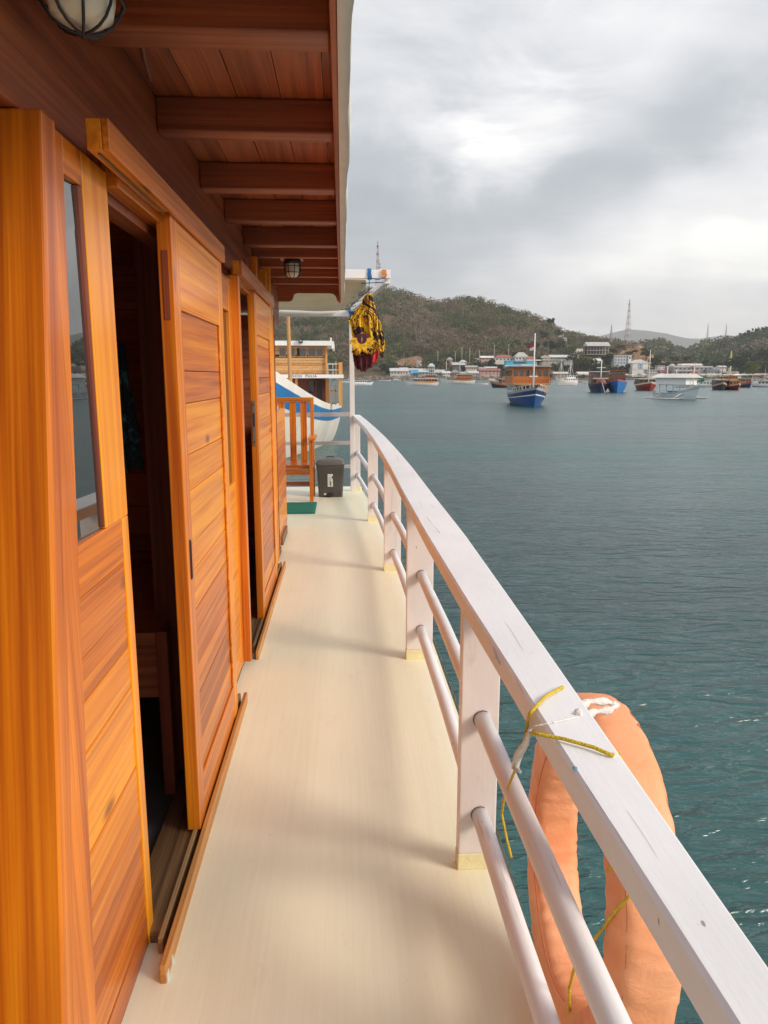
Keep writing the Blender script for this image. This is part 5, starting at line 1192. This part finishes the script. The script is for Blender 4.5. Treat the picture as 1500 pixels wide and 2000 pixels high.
fo = m.build('flag', [plain('flag_red', (.55, .03, .03), .8), plain('flag_white', (.75, .73, .7), .8)], t); z_ = fo.modifiers.new('s', 'SOLIDIFY'); z_.thickness = .01
# dark boat peeking out on its left
phinisi(984, 757, -62, 9, 3, .9, 1.9, 1.2, [(.7, Bk), (1., (.30, .14, .08))], [(-3.5, 1.2, 1.2, .8, 1.5, ORW, 4, 3, GRR)], [(2.2, .8, 6, .07, BRW)], 'black hulled wooden boat peeking out left of the blue hulled tour boat')
phinisi(822, 753, -82, 12.4, 3.2, .9, 1.9, 1.25, [(.2, (.3, .42, .45)), (.85, Wt), (1., (.66, .62, .58))], [(-5.6, 2.4, 1.25, .85, 1.45, TNW, 8, 3, WTR, .35, .18), (-5.2, -1.5, 1.0, 2.5, 1.1, ORW, 4, 3, WTR)], [(3.2, .9, 6.6, .08, WTR)], 'white two deck tour boat with tan cabin, nearest the lookout tower', sprit=1.)
m_ = phinisi(892, 750, -84, 15.5, 3.8, 1.3, 2.5, 1.7, [(.9, Wt), (1., (.60, .56, .50))], [(-5.8, .4, 1.3, 1.3, 1.35, ORW, 7, 3, None), (-6.4, -.4, 1.45, 2.66, 1.3, ORW, 7, 3, WTR, .4, .15, 'upper_cabin')], [(4.5, 1.4, 9.6, .11, WTR), (-1.2, 4.2, 9.0, .10, WTR)], 'long white schooner with orange deckhouse and two masts', 'schooner', sprit=1.4)
m = MB(); m.add([(4.4, 0, 3.4), (.6, 1.5, 3.0), (.6, -1.5, 3.0), (4.3, 0, 3.46)], [(0, 1, 2), (3, 2, 1)]); m.build('awning', cm((.72, .71, .68), .7, 'awning'), m_)
phinisi(943-2, 751, -80, 5, 1.6, .5, .8, .6, [(.9, Wt), (1., (.5, .5, .5))], [], None, 'small white dinghy behind the white schooner stern', 'dinghy')
phinisi(708, 752, 98, 8.4, 2.4, .55, 1.2, .8, [(.3, (.05, .40, .45)), (1., Wt)], [(-3, 1.6, .9, .6, 1.1, WHITE_B, 5, 2, WTR)], None, 'white boat with teal waterline seen just right of the tall white post')
phinisi(752, 744, 84, 9, 1.8, .4, .9, .5, [(1., Wt)], [], None, 'low white skiff close to the stone shore', 'skiff')
phinisi(681, 748, 80, 8, 2.0, .6, 1.1, .7, [(1., Wt)], [(-3, 2, .8, .5, 1., WHITE_B, 5, 2, WTR)], None, 'small white boat half hidden by the tall white post')
# white fishing boat with A frame masts
t = phinisi(1105, 752, -52, 9.5, 3.2, 1.5, 2.8, 1.8, [(.15, (.25, .12, .08)), (1., (.72, .70, .70))], [(-4.2, .8, 1.2, 1.3, 1.0, WHITE_B, 5, 3, WTR), (-3.6, .2, 1.0, 2.45, .9, WHITE_B, 4, 3, WTR)], None, 'white fishing boat with two A frame masts and a yellow tarpaulin', 'fishing_boat')
m = MB()
for (x, h_) in ((2.4, 9.6), (-1.9, 9.2)):
    for (dx, dy) in ((-1.3, -1.2), (1.3, -1.2), (-1.3, 1.2), (1.3, 1.2)): m.bar((x+dx, dy, 1.6), (x-dx*.12, -dy*.12, h_*.93), .13, .13)
    m.bar((x, 0, h_*.6), (x, 0, h_), .12, .12)
m.build('mast_frame', WTR, t); m = MB(); m.lathe((1.6, 0, 1.6), [(1.1, 0), (.9, .5), (.4, .9), (0, 1.0)], 9); m.build('tarpaulin', plain('yellow_tarpaulin', (.60, .48, .12), .7), t)
# paired boats
t = phinisi(1186, 767, 6, 11, 3.9, 1.7, 2.1, 1.9, [(.5, BlD), (.9, (.02, .025, .05)), (1., (.22, .05, .07))], [(-5, 1.6, 1.75, 1.3, 1.5, BRW, 4, 3, None), (-5.2, .6, 1.7, 2.85, 1.2, BRW, 4, 4, WTR, .2, .15)], [(3.0, 1.9, 6.2, .11, bp_((.78, .78, .78)), [(4.9, .85), (2.8, 1.5)])], 'dark navy wooden boat with white cross mast, left boat of the rafted pair', shift=5)
m = MB(); m.bar((5.4, 0, 2.1), (6.6, .6, -.1), .08, .08); m.build('anchor_rope', plain('pale_rope', (.55, .45, .40), .8), t)
MB().lathe((3.6, 0, 1.7), [(1.1, 0), (.95, .6), (.5, 1.0), (0, 1.1)], 10).build('foredeck_cover', BRW, t)
t = phinisi(1222, 767, 2, 11, 3.9, 2.1, 2.65, 2.2, [(.14, (.30, .05, .04)), (.50, BlB), (.93, BlB), (1., (.60, .12, .04))], [(-5, 1.4, 1.6, 1.6, 1.5, BRW, 4, 3, None), (-5, .6, 1.5, 3.05, 1.3, BRW, 4, 4, cm((.34, .14, .08), .6, 'roof_paint'), .15, .12)], [(-.5, 3, 5.6, .06, BRW)], 'bright blue wooden boat with orange rim, right boat of the rafted pair', shift=5)
# red boat
t = phinisi(1276, 763, 14, 9, 4.2, 1.35, 2.05, 1.6, [(.6, (.25, .03, .025)), (.86, (.30, .04, .03)), (1., (.68, .60, .50))], [(-4.2, 1.0, 1.8, 1.2, 1.35, BRW, 4, 4, WTR, .25, .14)], [(1.8, 1.4, 9.2, .10, bp_((.78, .76, .72)), [(6.2, .35)])], 'red hulled wooden boat with cream rim, left of the white outrigger boat', shift=4)
# small launches
phinisi(1153, 750, -75, 8, 2, .5, 1.0, .7, [(1., Wt)], [(-2.5, 1, .8, .5, 1.1, WHITE_B, 4, 2, WTR)], None, 'small white launch left of the dark navy boat')
phinisi(1139, 747, -80, 6, 1.6, .5, .8, .6, [(1., (.6, .3, .3))], [(-2, 0, .6, .4, .8, WHITE_B, 3, 2, WTR)], None, 'tiny pinkish launch behind the small white launch')
t = phinisi(1368, 756, 86, 10.5, 2.6, .6, 1.3, .9, [(.3, (.4, .5, .45)), (1., (.74, .75, .70))], [(-4, -.4, 1.0, .6, 1.5, WHITE_B, 3, 3, WTR), (-.2, 3.4, .9, .6, 1.0, WHITE_B, 4, 2, None)], None, 'white speedboat launch with green canvas cabin cover')
MB().box(-.8, 1.0, -1.0, 1.0, 1.61, 2.6).build('green_cover', plain('green_canvas', (.02, .20, .11), .7), t)
phinisi(1337, 757, 80, 5, 1.5, .4, .8, .5, [(1., (.5, .5, .5))], [], None, 'gray skiff behind the outrigger boat', 'skiff')
phinisi(1393, 752, -80, 7, 2, .5, 1.1, .7, [(1., (.70, .70, .70))], [(-2.5, .8, .8, .5, 1.2, WHITE_B, 4, 2, WTR)], None, 'small white launch right of the green covered launch')
phinisi(1422, 762, 10, 9, 3.0, 1.0, 1.9, 1.3, [(.82, (.03, .035, .05)), (1., (.50, .36, .24))], [(-4, 1.2, 1.25, .9, 1.4, BRW, 4, 3, WTR, .25, .1)], [(1.8, 1, 7.6, .07, BRW)], 'dark hulled wooden boat with pale rim, left boat of the right hand trio', shift=4)
phinisi(1448, 762, 20, 8.5, 2.6, .95, 1.85, 1.3, [(.78, (.22, .03, .035)), (.9, (.66, .62, .55)), (1., (.4, .2, .1))], [(-4, 1.0, 1.1, .8, 1.3, TNW, 4, 3, TNW, .2, .1), (-3.8, .2, .9, 2.25, 1.0, TNW, 4, 3, TNW, .2, .1)], None, 'wooden boat with maroon hull and tall tan cabin, middle boat of the right hand trio', shift=4)
phinisi(1468, 757, 24, 9, 2.8, 1.1, 1.9, 1.3, [(.7, (.02, .04, .09)), (1., (.45, .12, .10))], [(-4, 1.4, 1.2, 1.0, 1.5, TNW, 4, 3, GRR, .25, .1)], None, 'navy hulled wooden boat with tan cabin, right boat of the right hand trio', shift=4)
phinisi(1492, 756, -110, 8, 2.2, .6, 1.3, .8, [(.5, (.05, .2, .18)), (1., Wt)], [(-2.5, 1.5, .85, .5, 1.3, WHITE_B, 4, 2, WTR)], [(0, .8, 5.5, .06, WTR)], 'white and green launch at the right edge of the bay')
phinisi(1250, 749, -80, 6, 1.6, .45, .8, .6, [(1., (.2, .25, .3))], [(-2, .5, .6, .4, .9, WHITE_B, 3, 2, GRR)], None, 'small gray launch behind the red hulled boat')
for (px, py, hd, L_, B, fb_, bw, c1, lb) in [(1296, 748, -78, 7, 2.0, .5, 1.0, Wt, 'small white launch just right of the red hulled boat'), (1312, 745, 80, 6, 1.8, .5, .9, (.5, .52, .5), 'gray white launch behind the outrigger boat roof'), (1352, 748, -82, 8, 2.2, .6, 1.2, Wt, 'white cabin launch left behind the green covered launch'),
    (1383, 747, 84, 7, 2.0, .5, 1.0, (.30, .42, .45), 'blue gray launch right behind the green covered launch'), (1404, 749, -70, 7, 2.2, .6, 1.2, (.45, .40, .34), 'tan launch left of the right hand trio'), (1478, 750, -84, 9, 2.4, .6, 1.3, Wt, 'white cabin boat behind the navy hulled boat of the trio'),
    (1176-16, 746, 82, 7, 2, .5, 1.0, (.5, .16, .12), 'red launch close to the quay left of the dark navy boat'), (1262, 746, -84, 6, 1.8, .5, .9, Wt, 'white launch below the white gabled hall'), (868, 745, 82, 7, 1.8, .5, .9, (.25, .4, .5), 'blue launch between the two large white boats'), (958, 744, -80, 8, 2, .5, 1.1, (.55, .5, .45), 'beige launch on the shore below the brick red house'),
    (775, 743, 84, 7, 1.8, .5, .9, (.6, .6, .55), 'pale launch by the rocks below the double roofed shed')]:
    t = phinisi(px, py, hd, L_, B, fb_, bw, fb_*1.2, [(.2, (.2, .1, .08)), (1., c1)], [(-L_*.35, L_*.15, B*.36, fb_, 1.3, WHITE_B, 4, 2, WTR)], [(L_*.2, fb_, 3.6, .05, WTR)], lb)
# outrigger boat
q = P(1322, 779, Z=SEA); h = R(50)-math.atan2(q.x, q.y); t = thing('outrigger_boat', 'pale blue and white outrigger boat with a white canopy roof', 'boat', (q.x, q.y, SEA), math.atan2(-math.cos(h), math.sin(h)), 'boats moored in the bay')
half, sheer, pt = hull(t, 7.8, 1.9, .85, 1.95, .9, [(.12, (.05, .04, .06)), (.82, (.60, .68, .70)), (1., (.42, .45, .50))])
FR = bp_(Cy); m = MB()
for x in (-2.6, -1.4, -.2, 1.0, 1.9):
    for y in (-.75, .75): m.bar((x, y*.8, .5), (x, y, 2.0), .08, .08)
for y in (-.78, .78): m.bar((-2.7, y, 1.98), (2.0, y, 1.98), .09, .09); m.bar((-2.7, y*.85, 1.15), (2.0, y*.85, 1.15), .06, .06)
m.build('cabin_frame', FR, t)
m = MB(); m.box(-3.1, 2.3, -1.15, 1.15, 2.03, 3.0); m.build('upper_cabin', WHITE_B, t)
MB().prism([(-1.7, 3.0), (1.7, 3.0), (0, 3.55)], 'x', -3.7, 2.9).build('roof', cm((.66, .64, .60), .6, 'roof_paint'), t)
m = MB(); m.box(-1.4, .3, -.4, .4, .55, 1.1); m.build('bench', plain('blue_seat', (.03, .3, .45), .6), t)
mastp(t, 2.6, .9, 4.9, .07, WTR); mastp(t, -2.0, 3.2, 4.7, .08, WTR); mastp(t, -.4, 3.4, 4.2, .07, WTR)
OUT = bp_((.70, .70, .68))
for y in (-2.7, 2.7): MB().tube([(-3.3, y, .06), (0, y, .08), (2.6, y, .1), (3.2, y, .3)], [.06, .1, .1, .05], 7).build('outrigger_float', OUT, t)
for x in (-1.9, 1.6): MB().tube([(x, -2.7, .16), (x, -1.2, .75), (x, 0, .85), (x, 1.2, .75), (x, 2.7, .16)], .055, 6).build('outrigger_arm', OUT, t)

# ---- neighbour boat moored close by on the left
nb = thing('neighbour_boat', 'blue and white tour boat with honey coloured wooden wheelhouse moored close on the left', 'boat', (-3.05, 31.3, SEA), math.atan2(-.98, -.196))
hull(nb, 15.3, 4.1, 1.95, 5.0, 1.85, [(.12, (.30, .30, .30)), (.66, (.74, .72, .66)), (.70, (.74, .72, .66)), (.90, (.02, .16, .42)), (1., (.78, .77, .74))], .10)
import_inv = nb.matrix_basis.inverted()
TN = wood('honey_planks', (.34, .15, .045), (.56, .29, .10), (.68, .40, .17), 'x', scale=.5, coat=.1, rough=.5); RDW = plain('red_brown_wall', (.16, .035, .02), .5, .2, 2); ORP = wood('orange_posts', (.40, .15, .03), (.62, .27, .06), (.7, .36, .1), 'z', scale=.5)
NY = 33.6
def nbx(name, specs, mats, parent=None, bevel=0):
    m = MB()
    for s_ in specs:
        (xa, ya_, xb, yb_), y0, y1 = s_[0], s_[1], s_[2]; mi_ = s_[3] if len(s_) > 3 else 0
        a = P(xa, ya_, Y=NY); b = P(xb, yb_, Y=NY); m.box(min(a.x, b.x), max(a.x, b.x), NY+y0, NY+y1, min(a.z, b.z), max(a.z, b.z), mi_)
    m.v = [tuple(import_inv @ Vector(v)) for v in m.v]
    return m.build(name, mats, parent or nb, bevel)
wh = nbx('wheelhouse', [((505, 676+i*8.4, 637, 676+(i+1)*8.4-.35), 0+.004*(i % 2), 3.2) for i in range(2)]+[((505, 699+i*5, 636.5, 704-.3+i*5), .0+.006*(i % 2), 3.2) for i in range(7)], TN)
nbx('roof', [((500, 666, 648, 675.5), -.35, 3.6)], WHITE_B)
nbx('roof_end', [((648, 667, 652, 681), -.35, 3.6), ((645, 660, 648, 667), -.3, -.1)], WHITE_B)
for (a, b) in ((546, 558), (567, 576), (580, 598), (602, 616), (619, 630)):
    f_ = nbx('window', [((a-1, 679, b+1, 697), -.03, .02)], ORP, wh); nbx('pane', [((a, 680.3, b, 695.6), -.045, -.031)], DGLASS, f_)
nbx('corner_post', [((634.5, 676, 640, 738), -.08, .0)], ORP, wh)
nbx('upper_deck', [((505, 731.5, 671, 738.5), -.7, 4.2)], WHITE_B); nbx('floodlight', [((584.5, 663, 592, 671), -.5, -.36)], BLACK); nbx('floodlight_lens', [((586, 664.5, 590.5, 669), -.51, -.501)], METAL)
nbx('deck_railing', [((640, 710.5, 664, 712), -.5, -.45), ((640, 722, 664, 723.2), -.5, -.45), ((650, 711, 651, 732), -.5, -.45), ((640.5, 711, 641.5, 732), -.5, -.45)], WHITE_B)
nbx('carved_post', [((661.5, 708, 669, 731), -.6, -.4)], ORP); nbx('rail_post', [((655, 704, 657, 731), .8, 1.0)], ORP)
nbx('lower_house', [((505, 739, 640, 800), .5, 4.0)], RDW)
nbx('doorway', [((619, 744, 628, 790), .44, .499)], BLACK); nbx('pane', [((603, 744, 613, 768), .44, .499)], DGLASS)
nbx('door_board', [((601, 740, 615, 743.4), .40, .439), ((615.4, 742, 618.6, 790), .40, .5), ((628.4, 742, 630.4, 790), .40, .5)], RDW)
for sp_ in [((577.5, 739, 583, 775), -.5, -.3), ((636, 739, 643, 790), -.2, .1), ((661.5, 739, 669, 791), -.6, -.3), ((644, 762, 660, 764), -.4, -.35), ((646, 752, 649, 790), -.4, -.3), ((654, 752, 657, 790), -.4, -.3)]: nbx('deck_post', [sp_], ORP)
tcv = bpy.data.curves.new('name_board', 'FONT'); tcv.body = 'SINOSE  PULIA'; tcv.size = .155; tcv.extrude = .002; tcv.space_character = 1.25
to = bpy.data.objects.new('tmp', tcv); C.objects.link(to); dg = bpy.context.evaluated_depsgraph_get(); tm = bpy.data.meshes.new_from_object(to.evaluated_get(dg)); bpy.data.objects.remove(to)
a = P(563, 736.8, Y=NY-.71); tm.transform(import_inv @ Matrix.Translation(a) @ Matrix.Rotation(R(90), 4, 'X')); tm.materials.clear(); tm.materials.append(BLACK)
no = bpy.data.objects.new('name_lettering', tm); C.objects.link(no); no.parent = nb
m = MB(); a = P(567, 742, Y=30.5); b = P(562.5, 618, Y=30.5)
m.tube([tuple(import_inv @ (a-Vector((0, 0, 1.0)))), tuple(import_inv @ a), tuple(import_inv @ b), tuple(import_inv @ (b+Vector((0, 0, .6))))], [.085, .085, .075, .07], 10); m.build('bamboo_mast', TNW, nb)

# ================================================================ HAZE
hm = bpy.data.materials.new('haze_air'); hm.use_nodes = True; t = hm.node_tree; t.nodes.clear()
o_ = N(t, 'ShaderNodeOutputMaterial'); v_ = N(t, 'ShaderNodeVolumePrincipled'); v_.inputs['Color'].default_value = (.93, .965, 1.0, 1); v_.inputs['Density'].default_value = HAZE_D; v_.inputs['Anisotropy'].default_value = .0
L(t, v_.outputs[0], o_.inputs['Volume'])
hz_ = MB().box(-7500, 7500, -600, 10600, SEA-1, 900).build('haze', hm); tag(hz_, kind='stuff')
